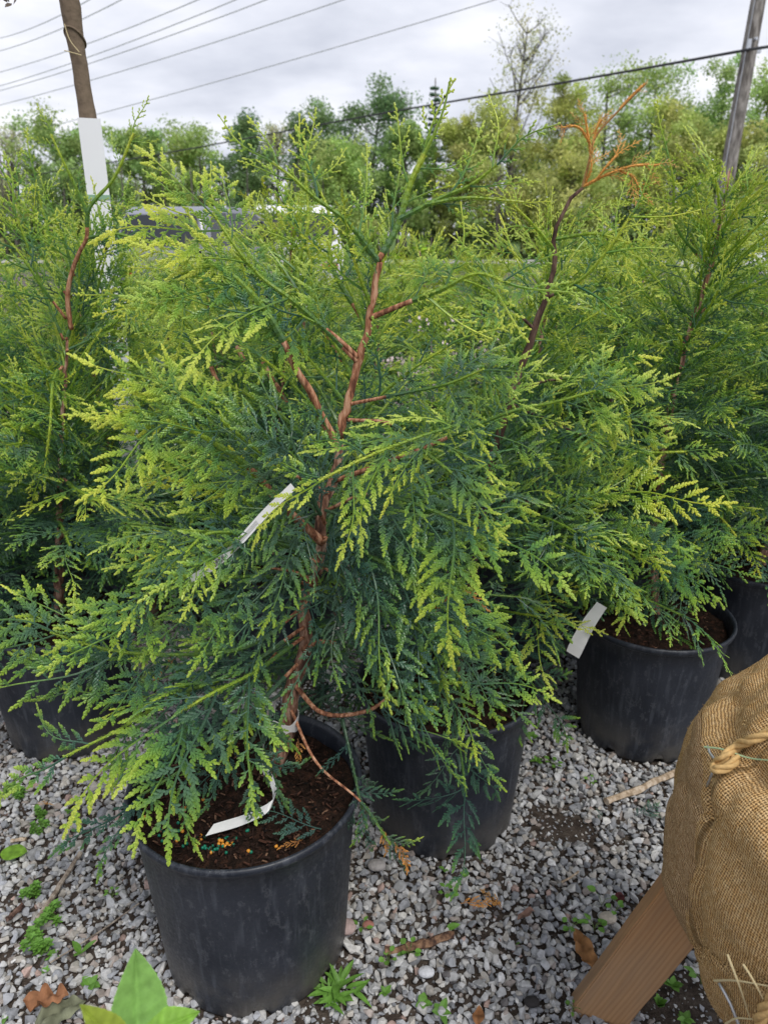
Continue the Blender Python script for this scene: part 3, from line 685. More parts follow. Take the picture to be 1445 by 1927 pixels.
# ------------------------------------------------------------------ parked vehicles
def vehicle(name, label, cat, loc, rz, L, W, Hh, paint, profile, cabin, seed=1):
    """profile: side outline of the body (x,z); cabin: 4 (x,z) of the glass house, tapered"""
    root = empty(name, (0, 0, 0), label, cat, 'vehicles parked beyond the plants')
    pm = mat_plain('paint_' + name, paint, .25, .6); pm.node_tree.nodes['Principled BSDF'].inputs['Coat Weight'].default_value = .6
    gl = mat_plain('glass_' + name, (.02, .025, .03), .08, .7)
    rb = mat_plain('rubber_' + name, (.02, .02, .02), .8)
    bm = bmesh.new()
    def prism(pts, y0, y1, taper=0, zt=0):
        a = [bm.verts.new((x, y0 + (taper if z > zt else 0), z)) for x, z in pts]; b = [bm.verts.new((x, y1 - (taper if z > zt else 0), z)) for x, z in pts]
        bm.faces.new(a[::-1]); bm.faces.new(b)
        for i in range(len(pts)): bm.faces.new([a[i], a[(i + 1) % len(pts)], b[(i + 1) % len(pts)], b[i]])
    prism(profile, -W / 2, W / 2)
    prism(cabin, -W / 2 + .03, W / 2 - .03, .16, (cabin[0][1] + max(z for x, z in cabin)) / 2)
    bmesh.ops.recalc_face_normals(bm, faces=bm.faces)
    bmesh.ops.bevel(bm, geom=list(bm.edges), offset=.045, segments=3, affect='EDGES', profile=.6)
    me = bpy.data.meshes.new('body'); bm.to_mesh(me); bm.free(); me.materials.append(pm)
    for p in me.polygons: p.use_smooth = False
    o = bpy.data.objects.new('body', me); COL.objects.link(o); o.parent = root
    z0 = cabin[0][1]; z1 = max(z for x, z in cabin); xs0, xs1 = cabin[0][0], cabin[-1][0]; xt0 = min(x for x, z in cabin if z > z1 - .05); xt1 = max(x for x, z in cabin if z > z1 - .05)
    lo = min(xs0, xs1); hi = max(xs0, xs1)
    def wpt(u, v, sy):
        xa = lo + (xt0 - lo) * v; xb = hi + (xt1 - hi) * v
        return np.array([xa + (xb - xa) * u, sy * (W / 2 - .03 - .16 * v + .012), z0 + .05 + (z1 - z0 - .14) * v])
    for sy in (-1, 1):
        for u0, u1 in ((.07, .34), (.37, .63), (.66, .93)):
            mb = MB(); q = [wpt(u0, .08, sy), wpt(u1, .08, sy), wpt(u1, .97, sy), wpt(u0, .97, sy)]; inn = [p - np.array([0, sy * .03, 0]) for p in q]
            mb.add(q + inn, [[0, 1, 2, 3], [4, 7, 6, 5], [0, 4, 5, 1], [1, 5, 6, 2], [2, 6, 7, 3], [3, 7, 4, 0]]); mb.build('side_window', gl, root)
    for nm, xb, xt, sg in (('windscreen', hi, xt1, 1), ('rear_window', lo, xt0, -1)):
        mb = MB(); q = []
        zc = [p[1] for p in cabin]; im = int(np.argmax(zc)); side = cabin[:im + 1] if sg < 0 else cabin[im:][::-1]
        for v, xx in [(v_, float(np.interp(z0 + (z1 - z0) * v_, [p[1] for p in side], [p[0] for p in side]))) for v_ in (.14, .80)]:
            for sy in (-1, 1): q.append([xx + sg * .02, sy * (W / 2 - .12 - .16 * v), z0 + (z1 - z0) * v])
        q2 = [[p[0] - sg * .03, p[1], p[2]] for p in q]; mb.add(q + q2, [[0, 1, 3, 2], [4, 6, 7, 5], [0, 4, 5, 1], [2, 3, 7, 6], [0, 2, 6, 4], [1, 5, 7, 3]]); mb.build(nm, gl, root)
    for sx in (-1, 1):
        for sy in (-1, 1):
            c = np.array([sx * L * .31, sy * (W / 2 - .10), .34]); mb = MB(); mb.tube([c - [0, .11, 0], c + [0, .11, 0]], .34, 24); wh = mb.build('wheel', rb, root)
            mb = MB(); mb.tube([c + [0, sy * .10, 0], c + [0, sy * .125, 0]], .21, 14); mb.build('rim', M_WIRE, wh)
            mb = MB(); mb.box((sx * (L / 2 - .03), sy * (W / 2 - .28), .72), (.07, .32, .13)); mb.build('headlight' if sx > 0 else 'tail_light', mat_plain('lamp_' + ('w' if sx > 0 else 'r') + name, (.75, .75, .75) if sx > 0 else (.4, .02, .02), .15), root)
    root.location = [float(v) for v in loc]; root.rotation_euler = (0, 0, rz); return root
suv_p = [(-2.2, .35), (-2.3, .6), (-2.25, 1.05), (.9, 1.10), (2.05, .98), (2.3, .8), (2.3, .4), (2.2, .3)]
suv_c = [(-2.22, 1.03), (-2.0, 1.62), (-1.8, 1.74), (.0, 1.76), (.35, 1.68), (1.15, 1.06)]
x = WY(350, 420, 12.4)[0]
vehicle('parked_suv', 'dark grey estate car seen between the left plant and the front plant', 'car', (x, 15.2, 0), R(72), 4.6, 1.85, 1.76, (.22, .23, .28), suv_p, suv_c)
x = WY(492, 420, 13.2)[0]
vehicle('parked_van', 'white van parked right of the dark grey estate car', 'van', (x, 17.8, 0), R(97), 4.9, 1.9, 1.8, (.78, .79, .80), [(-2.4, .35), (-2.45, .7), (-2.42, 1.15), (1.3, 1.15), (2.2, 1.0), (2.42, .8), (2.42, .35)], [(-2.4, 1.1), (-2.3, 1.7), (-2.1, 1.84), (.7, 1.84), (.95, 1.76), (1.55, 1.12)])
sed_p = [(-2.15, .35), (-2.25, .6), (-2.15, .92), (-1.2, .98), (1.0, .95), (2.0, .82), (2.2, .65), (2.2, .35)]
sed_c = [(-1.75, .93), (-1.1, 1.32), (-.8, 1.38), (.2, 1.38), (.4, 1.33), (1.1, .94)]
x = WY(1440, 470, 15)[0]
vehicle('parked_sedan', 'low white saloon car at the right edge beyond the plants', 'car', (x + .8, 15, 0), R(178), 4.4, 1.78, 1.38, (.78, .79, .80), sed_p, sed_c)

# ------------------------------------------------------------------ gravel
def hull_stones(rng, k, npt=13, bev=True):
    out_ = []
    for _ in range(k):
        bm = bmesh.new(); sx, sy, sz = rng.uniform(.8, 1.35), rng.uniform(.7, 1.0), rng.uniform(.45, .8)
        for p in rng.normal(0, 1, (npt, 3)):
            p = nz(p) * rng.uniform(.82, 1.05); bm.verts.new((p[0] * sx, p[1] * sy, p[2] * sz))
        r = bmesh.ops.convex_hull(bm, input=bm.verts)
        bmesh.ops.delete(bm, geom=[v for v in bm.verts if not v.link_faces], context='VERTS')
        if bev: bmesh.ops.bevel(bm, geom=list(bm.edges), offset=.10, segments=1, affect='EDGES', clamp_overlap=True)
        bmesh.ops.triangulate(bm, faces=bm.faces)
        bm.verts.index_update(); V = np.array([v.co[:] for v in bm.verts]); T = np.array([[v.index for v in f.verts] for f in bm.faces]); bm.free()
        out_.append((V * .5, T))
    return out_
rng = np.random.default_rng(11)
ST = hull_stones(rng, 26)
POTS = [(-.250, 1.085), (.140, 1.43), (.715, 1.75), (1.17, 2.10), (-.88, 1.76)]
def patch(x, y):
    v = .17 + mnoise.noise(Vector((x * 2.3 + 3.1, y * 2.3, .5))) * .5 + mnoise.noise(Vector((x * 7, y * 7, 2.5))) * .5
    v += -.9 * math.exp(-((x - .22) ** 2 / .006 + (y - .83) ** 2 / .004)) - .9 * math.exp(-((x - .56) ** 2 / .02 + (y - .90) ** 2 / .02))
    v += -.10 * math.exp(-((x - .55) ** 2 / .05 + (y - 1.36) ** 2 / .006))
    return v
CCOL = [(.42, .425, .435), (.50, .50, .50), (.56, .55, .53), (.34, .35, .375), (.29, .30, .32), (.46, .43, .39), (.38, .33, .30), (.60, .60, .60), (.42, .30, .26), (.14, .13, .13)]
CP_ = np.array([.2, .2, .14, .14, .07, .09, .05, .07, .02, .02])
def scatter(x0, x1, y0, y1, pitch, smin, smax, layers, hide=None):
    mb = MB()
    for lay in range(layers):
        nx, ny = int((x1 - x0) / pitch), int((y1 - y0) / pitch)
        for i in range(nx):
            for j in range(ny):
                x = x0 + (i + rng.uniform(-.1, 1.1)) * pitch; y = y0 + (j + rng.uniform(-.1, 1.1)) * pitch
                if any((x - a) ** 2 + (y - b) ** 2 < .157 ** 2 for a, b in POTS): continue
                if hide and hide(x, y): continue
                v = patch(x, y); small = v < -.16
                if small and rng.random() < (.80 if v < -.28 else .55): continue
                if lay and rng.random() < .45: continue
                s = smin + (smax - smin) * rng.random() ** 1.7
                if rng.random() < .03: s *= 1.45
                if small: s *= rng.uniform(.45, .85)
                V, T = ST[rng.integers(len(ST))]
                a = rng.uniform(0, 6.28); Rm = np.array(Matrix.Rotation(a, 3, 'Z') @ Matrix.Rotation(rng.normal(0, .5), 3, 'X') @ Matrix.Rotation(rng.normal(0, .4), 3, 'Y'))
                c = np.array(CCOL[rng.choice(10, p=CP_)]) * rng.uniform(.70, 1.16)
                mb.add((V * s) @ Rm.T + [x, y, s * .20 + lay * .007 + rng.uniform(-.003, .003)], None, T, c=np.array([*c, 1]))
    return mb
mb = scatter(-1.15, 1.25, .62, 2.35, .0135, .011, .027, 2)
ST2 = hull_stones(rng, 14, 8, False); nx, ny = int(2.4 / .0125), int(1.5 / .0125)
for i in range(nx):
    for j in range(ny):
        x = -1.15 + (i + rng.random()) * .0125; y = .65 + (j + rng.random()) * .0125
        if any((x - a) ** 2 + (y - b) ** 2 < .16 ** 2 for a, b in POTS) or rng.random() < .2: continue
        V, T = ST2[rng.integers(14)]; s_ = rng.uniform(.0025, .0085); a = rng.uniform(0, 6.28)
        Rm = np.array([[math.cos(a), -math.sin(a), 0], [math.sin(a), math.cos(a), 0], [0, 0, 1.]]); c = np.array(CCOL[rng.choice(10, p=CP_)]) * rng.uniform(.35, 1.05)
        mb.add((V * s_) @ Rm.T + [x, y, s_ * .15 + .001], None, T, c=np.array([*c, 1]))
tag(mb.build('gravel', M_STONE), 'crushed grey limestone gravel covering the ground round the pots', 'gravel', kind='stuff')
mb = scatter(-3.2, 3.4, .2, 6.0, .036, .022, .042, 1, hide=lambda x, y: (-1.15 < x < 1.25 and .62 < y < 2.35))
tag(mb.build('gravel', M_STONE), 'looser grey gravel around and behind the rows of pots', 'gravel', kind='stuff')

#==PART3==
# ================================================================== potted cedars
def camref(p, rng, k=.22, up=.62):
    v = nz(np.array([0, 0, H]) - np.asarray(p)); v[2] *= .8
    return nz(v * .8 + np.array([0, 0, up]) + rng.normal(0, k, 3))
def px_branch(fol, wood, rng, pts, r0=.0034, r1=.0014, lod=2, kind='fan', spacing=.045, start=.2, Ls=(.85, .8), young=(.3, .65), brown=.45, roll=16, up=.55, fanang=48, nref=None):
    P = pxpath(pts)
    branch_sprays(fol, wood, rng, P, r0, r1, lod, kind, spacing, start, Ls, young, camref(P[len(P) // 2], rng, .12, up) if nref is None else nref, roll, brown, 6, fanang)

def tag_strip(root, P, N, width, name='plant_tag', bars=None, holes=None):
    V, q = ribbon_strip(P, N, width); mb = MB(); mb.add(V, q); o = mb.build(name, M_TAG, root)
    if bars:
        P = np.asarray(P, float); m = len(P); N = nz(N)
        d = np.concatenate([[0], np.cumsum(np.linalg.norm(np.diff(P, axis=0), axis=1))])
        T = np.gradient(P, axis=0)
        for (a, b, n_, w0, w1, along) in bars:
            F = None; mb = MB()
            for k in range(n_):
                if along:      # lines of small print along the tag
                    off = w0 + (w1 - w0) * (k + .5) / n_; us = np.linspace(a, b, 6)
                    pts = np.array([[np.interp(u * d[-1], d, P[:, c]) for c in range(3)] for u in us]) + N * off * width
                    wd = width * .035
                else:
                    u = a + (b - a) * (k + .5) / n_; p = np.array([np.interp(u * d[-1], d, P[:, c]) for c in range(3)])
                    pts = np.array([p + N * w0 * width, p + N * w1 * width]); wd = (b - a) * d[-1] / n_ * (.35 + .4 * ((k * 7) % 3) / 2)
                t = nz(pts[-1] - pts[0]); tt = np.array([np.interp((a + b) / 2 * d[-1], d, T[:, c]) for c in range(3)]); F = nz(np.cross(tt, N))
                if np.dot(F, np.array([0, 0, H]) - p if not along else np.array([0, 0, H]) - pts[0]) < 0: F = -F
                s_ = nz(np.cross(F, t)) * wd / 2
                for i in range(len(pts) - 1):
                    mb.add([pts[i] - s_ + F * .0009, pts[i + 1] - s_ + F * .0009, pts[i + 1] + s_ + F * .0009, pts[i] + s_ + F * .0009], [[0, 1, 2, 3]])
            mb.build('small_print' if along else 'barcode', M_INK, o)
    return o

M_DROP = NT('water_drop', .02, .8); M_DROP.b.inputs['Transmission Weight'].default_value = 1.0; M_DROP.b.inputs['IOR'].default_value = 1.33; M_DROP.col((.98, .99, 1.)); M_DROP = M_DROP.m
_bm = bmesh.new(); bmesh.ops.create_icosphere(_bm, subdivisions=2, radius=1.0); _DV = np.array([v.co[:] for v in _bm.verts]); _DT = np.array([[v.index for v in f.verts] for f in _bm.faces]); _bm.free()
def drops(root, fol, rng, n):
    V = np.concatenate(fol.V); mb = MB()
    sel = V[rng.integers(len(V), size=n * 3)]; sel = sel[(sel[:, 2] > .7) | (rng.random(len(sel)) < .35)][:n]
    for p in sel:
        r = rng.uniform(.0010, .0020); mb.add(_DV * [r, r, r * 1.1] + p - [0, 0, r * .8], None, _DT)
    mb.build('water_drops', M_DROP, root, True)['kind'] = 'stuff'

GRP = 'potted cedars standing in rows on the gravel'
# ---- front plant
rng = np.random.default_rng(21)
F1 = empty('potted_cedar', (-.250, 1.085, 0), 'front potted cedar with long white tags, in the nearest black pot with fertiliser beads', 'potted tree', GRP)
zs = make_pot(F1, rng, (-.250, 1.085), .206, .174, .385); soil_chips(F1, rng, (-.250, 1.085), .2, zs, 1100)
fol, wood = MB(), MB()
tr = pxpath([(498, 1478, 1.13), (538, 1385, 1.14), (552, 1290, 1.15), (576, 1215, 1.15), (572, 1140, 1.155), (602, 1050, 1.16), (604, 960, 1.17), (634, 880, 1.18), (638, 825, 1.18)])
tr = trunk_tube(wood, tr, .0170, .0078, rng, 12, 34)
up = pxpath([(638, 825, 1.18), (652, 770, 1.18), (672, 690, 1.18), (697, 590, 1.18), (712, 490, 1.18)])
up = trunk_tube(MB(), up, .0080, .0052, rng, 9, 24)
full = np.concatenate([tr, up[1:]])
sk1 = lambda f, ca, sa, r: (ca * .15 - sa * .98) > (.62 if f < .85 else 2) or (f < .38 and ca < -.2 and r.random() < .6) or (f < .32 and ca > .15 and r.random() < .7)
wood0, wood = wood, MB()
wood.tube(up, np.linspace(.0075, .0045, len(up)) * (1 + .08 * rng.normal(0, 1, len(up))), 9)
bush(fol, wood, rng, full, 60, .39, 2, .10, skip=sk1, dens=1.0, squash=(1, .8))
B = lambda pts, **k: px_branch(fol, wood, rng, pts, **k)
# left side
B([(585, 1130, 1.14), (470, 1215, 1.06), (330, 1232, 1.0), (200, 1222, .96), (95, 1190, .94)], Ls=(1.0, .85), young=(.30, .72), spacing=.036, start=.22, brown=.15)
B([(572, 1180, 1.14), (440, 1268, 1.05), (330, 1310, .99), (230, 1370, .95), (120, 1425, .93)], kind='narrow', Ls=(1.0, .8), young=(.30, .8), spacing=.060, brown=.12)
B([(570, 1200, 1.14), (470, 1270, 1.03), (390, 1310, .96), (330, 1345, .93)], Ls=(1.0, 1.0), young=(.45, .72), spacing=.030, start=.3, brown=.12)
B([(560, 1250, 1.14), (440, 1370, 1.03), (340, 1450, .97), (260, 1500, .94)], Ls=(.95, .75), young=(.12, .42), spacing=.034, kind='narrow', brown=.12)
B([(520, 1230, 1.10), (470, 1300, 1.02), (462, 1390, .99), (475, 1470, .98)], kind='narrow', Ls=(.7, .65), young=(.15, .5), spacing=.05, start=.35, brown=.12)
B([(590, 1100, 1.15), (470, 1085, 1.06), (350, 1100, 1.0), (270, 1118, .97)], Ls=(.8,.7), young=(.3, .7), spacing=.034, brown=.12)
B([(600, 1060, 1.15), (480, 1010, 1.06), (380, 1010, 1.0), (350, 1040, .97)], Ls=(.8,.7), young=(.3, .7), spacing=.034, brown=.12)
B([(606, 1020, 1.16), (560, 978, 1.12), (528, 948, 1.10), (485, 895, 1.07), (430, 850, 1.04), (360, 810, 1.02), (310, 790, 1.0)], Ls=(.75,.65), r0=.0085, r1=.002, brown=.62, young=(.5, .85), spacing=.034, start=.45)
B([(620, 930, 1.17), (500, 860, 1.07), (400, 780, 1.03), (340, 745, 1.01)], Ls=(.75,.65), young=(.4, .85), spacing=.034, brown=.3)
B([(632, 832, 1.18), (603, 780, 1.165), (583, 735, 1.15), (560, 700, 1.14), (532, 640, 1.13), (480, 560, 1.12), (400, 500, 1.12), (340, 515, 1.12)], r0=.0075, r1=.002, brown=.50, young=(.35, .72), spacing=.036, start=.52)
B([(672, 680, 1.18), (610, 618, 1.17), (550, 565, 1.15), (490, 520, 1.14), (440, 460, 1.13), (400, 400, 1.13)], brown=.12, r0=.0048, young=(.4, .7), spacing=.036, start=.4)
B([(712, 492, 1.18), (650, 415, 1.17), (590, 370, 1.16), (545, 330, 1.15), (512, 305, 1.15)], brown=.0, r0=.0042, kind='shoot', Ls=(.75, .5), spacing=.030, young=(.45, .6), start=.2)
B([(712, 490, 1.18), (748, 425, 1.19), (772, 345, 1.2), (798, 290, 1.2)], brown=.12, r0=.0046, r1=.0034, kind='shoot', Ls=(.75, .55), spacing=.03, young=(.45, .6), start=.2)
fol.tube(smooth_path(pxpath([(798, 290, 1.2), (820, 245, 1.2), (836, 200, 1.2), (846, 152, 1.2)]), 14), np.linspace(.0030, .0012, 14), 6, col=np.array([.7, .5, .9, 1]))
B([(752, 412, 1.19), (830, 372, 1.18), (890, 345, 1.17), (935, 310, 1.16)], brown=0, r0=.0038, kind='shoot', Ls=(.75, .5), spacing=.028, young=(.45, .62), start=.15)
B([(800, 385, 1.18), (880, 372, 1.17), (960, 378, 1.16), (985, 380, 1.16)], brown=0, r0=.0028, kind='shoot', Ls=(.4, .3), spacing=.05, young=(.6, .75))
B([(697, 598, 1.18), (765, 570, 1.16), (830, 545, 1.14), (900, 515, 1.12), (960, 535, 1.10)], r0=.0052, brown=.34, young=(.45, .75), kind='shoot', Ls=(.9, .7), spacing=.032)
B([(672, 672, 1.18), (650, 650, 1.175), (615, 620, 1.17), (560, 590, 1.15)], r0=.005, brown=.6, young=(.4, .6), spacing=.04)
B([(630, 905, 1.17), (700, 880, 1.13), (785, 848, 1.10), (890, 803, 1.07), (960, 775, 1.05), (1050, 755, 1.02), (1120, 735, 1.0)], r0=.0050, brown=.5, young=(.4, .7), spacing=.030, start=.40, Ls=(.6, .45))
B([(660, 760, 1.18), (760, 740, 1.12), (850, 720, 1.06), (910, 695, 1.02)], Ls=(.6,.5), young=(.3, .6), spacing=.03, brown=.3)
B([(655, 790, 1.18), (740, 800, 1.10), (800, 850, 1.03), (850, 890, 1.0)], Ls=(.65,.55), young=(.2, .5), spacing=.034)
B([(860, 800, 1.02), (780, 825, .98), (690, 860, .96), (600, 905, .95)], kind='narrow', brown=0, young=(.62, .85), spacing=.03, Ls=(.75, .65), r0=.0016, start=.0)
B([(615, 960, 1.16), (700, 930, 1.08), (800, 955, 1.02), (880, 990, .99)], young=(.25, .6), spacing=.032, Ls=(1.0, .8))
B([(606, 1010, 1.16), (680, 1040, 1.06), (760, 1080, 1.0), (830, 1130, .98)], young=(.25, .65), spacing=.032, Ls=(1.0, .8), brown=.12)
B([(600, 1060, 1.15), (700, 1130, 1.06), (780, 1180, 1.0), (830, 1215, .98)], young=(.1, .5), spacing=.034, Ls=(1.0, .8), brown=.12)
B([(590, 1110, 1.15), (650, 1150, 1.07), (690, 1190, 1.03)], young=(.0, .2), spacing=.036, Ls=(.85, .65), brown=.12)
B([(556, 1290, 1.14), (600, 1338, 1.10), (690, 1338, 1.06), (740, 1308, 1.03), (800, 1285, 1.0), (880, 1285, .98)], brown=.6, r0=.0048, young=(.25, .72), spacing=.032, start=.5, Ls=(.75, .7), fanang=62)
B([(545, 1330, 1.14), (600, 1440, 1.06), (680, 1510, 1.02), (735, 1590, 1.0)], brown=.7, r0=.0034, kind='narrow', Ls=(.42, .4), spacing=.05, young=(.2, .5), start=.5)
B([(640, 1330, 1.1), (655, 1400, 1.05), (672, 1480, 1.03), (690, 1560, 1.02)], brown=0, kind='narrow', Ls=(.45, .4), spacing=.04, young=(.1, .3), r0=.002)
B([(612, 985, 1.15), (585, 930, 1.08), (570, 880, 1.05), (545, 850, 1.03)], Ls=(.75, .7), young=(.1, .45), spacing=.034, brown=.2, start=.1)
B([(606, 1020, 1.15), (650, 1000, 1.09), (690, 960, 1.05)], Ls=(.7, .65), young=(.1, .5), spacing=.034, brown=.2, start=.1)
for (x_, y_, u_, v_, yo, kd) in ((596, 1060, 650, 1110, .08, 'fan'), (590, 1110, 500, 1120, .05, 'fan'), (575, 1180, 640, 1240, .05, 'narrow'), (590, 1075, 545, 1130, .1, 'narrow'), 
    (600, 1040, 700, 1090, .12, 'fan'), (604, 965, 560, 1010, .15, 'fan'), (612, 960, 670, 1010, .15, 'fan'), (560, 1250, 430, 1300, .1, 'fan'), (552, 1290, 440, 1400, .05, 'fan')):
    B([(x_, y_, 1.15), ((x_ + u_) / 2, (y_ + v_) / 2 - 14, 1.11), (u_, v_, 1.07)], kind=kd, Ls=(.75, .7), young=(yo, yo + .2), spacing=.034, brown=0, start=.15, r0=.0022, roll=26)
for a in range(7):        # open leaders at the back and left of the crown
    x0 = [455, 400, 560, 620, 480, 585, 350][a]; y0 = [600, 560, 520, 480, 640, 560, 600][a]; x1 = [350, 330, 575, 600, 430, 560, 250][a]; y1 = [395, 470, 320, 350, 430, 420, 560][a]
    B([(x0 + 60, y0 + 120, 1.28), (x0, y0, 1.30), ((x0 + x1) / 2 + 12, (y0 + y1) / 2, 1.31), (x1, y1, 1.32)], brown=.15, kind='shoot', Ls=(.9, .5), spacing=.036, young=(.5, .75), start=.25, r0=.004)
wood.tube(smooth_path(pxpath([(572, 1222, 1.14), (604, 1207, 1.11), (632, 1210, 1.10)]), 8), np.linspace(.006, .003, 8), 7)
wood.tube(smooth_path(pxpath([(595, 1100, 1.14), (560, 1078, 1.10), (505, 1068, 1.06)]), 8), np.linspace(.004, .0018, 8), 6)
ded = MB()
for (a, b, Y_, ang_, sc_) in ((742, 1585, 1.0, -60, .35), (720, 1560, 1.01, -75, .3), (868, 1105, 1.08, -20, .3), (850, 1118, 1.08, -150, .25), (560, 1390, 1.08, -80, .3), (700, 1120, 1.1, -40, .3), (330, 1240, 1.08, 200, .25)):
    p_ = WY(a, b, Y_); put_spray(ded, rng, p_, np.array([math.cos(R(ang_)), -.3, math.sin(R(ang_))]), camref(p_, rng), sc_, 'narrow', 2, .5)
ded.build('withered_sprays', M_DEAD, F1)
wood0.build('stem', M_BARK, F1, True); wood.build('young_wood', M_BARKO, F1, True)
fol.build('foliage', M_CEDAR, F1)
print('front foliage faces', sum(len(q) for q in fol.Q))
drops(F1, fol, rng, 420)
# tags of the front plant
P = smooth_path(pxpath([(552, 915, 1.05), (500, 965, 1.04), (450, 1020, 1.03), (405, 1062, 1.02), (358, 1092, 1.01)]), 22)
tag_strip(F1, P, nz(np.cross(nz(P[-1] - P[0]), nz(np.array([0, 0, H]) - P[10]))) * 1.0 + np.array([0, 0, .12]), .0108, bars=[(.70, .80, 12, -.36, .36, False), (.36, .56, 4, -.3, .3, True)])
c = WY(522, 1362, 1.115)
ang = np.linspace(R(160), R(400), 26); P = np.array([[c[0] + .008 + .029 * math.cos(a), 1.14 + .026 * math.sin(a), c[2] + .002 * math.sin(2 * a)] for a in ang])
P = np.array([[c[0] + .006 + .030 * math.cos(a), 1.130 - .032 * math.sin(a), c[2] - .006 * math.cos(a)] for a in np.linspace(R(-60), R(240), 30)])
tag_strip(F1, P, (0.1, -.1, 1), .033 * np.array([1 - .55 * math.exp(-((i - 11) / 2.2) ** 2) for i in range(30)]))
tz = zs + .012
P = smooth_path([WY(497, 1395, 1.06), WY(495, 1440, 1.055), WY(516, 1480, 1.05), WZ(510, 1515, tz + .035), WZ(470, 1538, tz + .014), WZ(395, 1562, tz + .012)], 30)
Np = np.array([nz(np.array([.15 + .2 * t, .25 + .75 * t, 1.0 - .92 * t])) for t in np.linspace(0, 1, 30)])
V, q = ribbon_strip(P, Np, np.linspace(.013, .026, 30)); mb = MB(); mb.add(V, q); mb.build('plant_tag', M_TAG, F1)

# ---- second plant, behind right of the front pot
rng = np.random.default_rng(31)
F2 = empty('potted_cedar', (.140, 1.43, 0), 'potted cedar right behind the front pot, whose leader ends in an orange dead twig', 'potted tree', GRP)
zs2 = make_pot(F2, rng, (.140, 1.43), ph=1.); soil_chips(F2, rng, (.140, 1.43), .2, zs2, 500)
fol, wood = MB(), MB()
tr = pxpath([(835, 1385, 1.47), (868, 1200, 1.49), (895, 1040, 1.5), (930, 850, 1.5), (985, 680, 1.5), (1015, 590, 1.5), (1043, 500, 1.5), (1045, 430, 1.5), (1066, 390, 1.5), (1096, 352, 1.5)])
tr = trunk_tube(wood, tr, .017, .0032, rng, 10, 46)
bush(fol, wood, rng, tr[:43], 76, .45, 2, .10, skip=lambda f, ca, sa, r: (f > .62 and (ca * -.2 - sa * .98) > .6) or (f < .36 and ca > .15 and r.random() < .7) or (f < .22 and sa < 0 and r.random() < .7), squash=(1, .9))
B([(900, 1040, 1.5), (985, 1015, 1.40), (1060, 1010, 1.34), (1150, 1025, 1.28), (1225, 1062, 1.25)], Ls=(.95, .85), young=(.4, .8), spacing=.034, start=.3)
B([(915, 940, 1.5), (1000, 945, 1.4), (1080, 940, 1.33), (1160, 935, 1.28)], Ls=(.9, .85), young=(.45, .8), spacing=.034, start=.3)
B([(960, 740, 1.5), (1040, 715, 1.40), (1110, 715, 1.34), (1165, 745, 1.31), (1190, 820, 1.30)], Ls=(.8, .65), young=(.6, .85), spacing=.04, start=.35)
B([(880, 1140, 1.49), (960, 1230, 1.40), (1010, 1300, 1.36)], Ls=(.9, .75), young=(.05, .5), spacing=.034)
B([(880, 1130, 1.49), (950, 1150, 1.38), (1010, 1160, 1.32)], Ls=(.85, .7), young=(.3, .9), spacing=.036, kind='fan')
B([(855, 1330, 1.47), (900, 1370, 1.40), (925, 1420, 1.38)], Ls=(.6, .5), young=(.1, .4), spacing=.04, kind='narrow')
B([(960, 760, 1.5), (1100, 820, 1.42), (1200, 850, 1.38), (1290, 850, 1.36)], Ls=(.55, .45), young=(.4, .75), spacing=.036)
B([(1030, 560, 1.5), (1100, 520, 1.45), (1150, 460, 1.43), (1190, 400, 1.42)], kind='shoot', Ls=(.9, .6), young=(.55, .8), spacing=.034, brown=.1)
B([(1043, 470, 1.5), (1000, 420, 1.49), (965, 385, 1.48)], kind='shoot', Ls=(.6, .4), young=(.6, .8), spacing=.034, brown=0)
B([(1045, 450, 1.5), (1120, 440, 1.47), (1190, 460, 1.44)], kind='shoot', Ls=(.6, .5), young=(.55, .75), spacing=.032, brown=0)
B([(1005, 620, 1.5), (940, 560, 1.46), (880, 530, 1.44), (830, 520, 1.44)], kind='fan', Ls=(.7, .6), young=(.45, .7), spacing=.04, brown=.2)
wood.build('stem', M_BARKD, F2, True); fol.build('foliage', M_CEDAR_B, F2); drops(F2, fol, rng, 260)
dd_, dw = MB(), MB()
def dead(pts, r0, r1, Ls, sp, st=.2, kind='shoot'):
    branch_sprays(dd_, dd_, rng, pxpath(pts), r0, r1, 2, kind, sp, st, Ls, (.35, .7), camref(pxpath(pts)[1], rng, .1, .2), 12, 0, 6, 44)
dd_.tube(smooth_path(pxpath([(1096, 352, 1.5), (1108, 305, 1.5), (1118, 262, 1.5), (1160, 212, 1.5), (1192, 180, 1.5), (1216, 156, 1.5)]), 20), np.linspace(.0030, .0012, 20), 7, col=np.array([.3, .4, 0, 1]))
dead([(1112, 290, 1.5), (1106, 255, 1.5), (1100, 215, 1.5)], .0024, .0014, (.30, .22), .024, .15)
dead([(1110, 270, 1.5), (1085, 238, 1.49), (1055, 240, 1.49)], .0020, .0012, (.20, .18), .03, .4)
dead([(1118, 262, 1.5), (1124, 235, 1.5), (1130, 225, 1.5)], .002, .0012, (.22, .2), .02, .1)
dead([(1098, 350, 1.5), (1150, 325, 1.49), (1190, 312, 1.48), (1240, 310, 1.48)], .0024, .0012, (.30, .24), .034, .15)
dead([(1120, 340, 1.49), (1145, 308, 1.48), (1162, 290, 1.48)], .0018, .0012, (.36, .3), .02, .2)
dead([(1165, 322, 1.49), (1190, 332, 1.48), (1203, 355, 1.48)], .0018, .0012, (.30, .25), .02, .2)
dead([(1100, 345, 1.5), (1112, 315, 1.49), (1112, 300, 1.49)], .0018, .0012, (.28, .25), .02, .1)
dead([(1165, 205, 1.5), (1190, 178, 1.5), (1212, 158, 1.5)], .0016, .0012, (.16, .12), .03, .2)
o = dd_.build('dead_twig', M_DEAD, F2); o['label'] = 'bare orange dead twig at the tip of the leader'
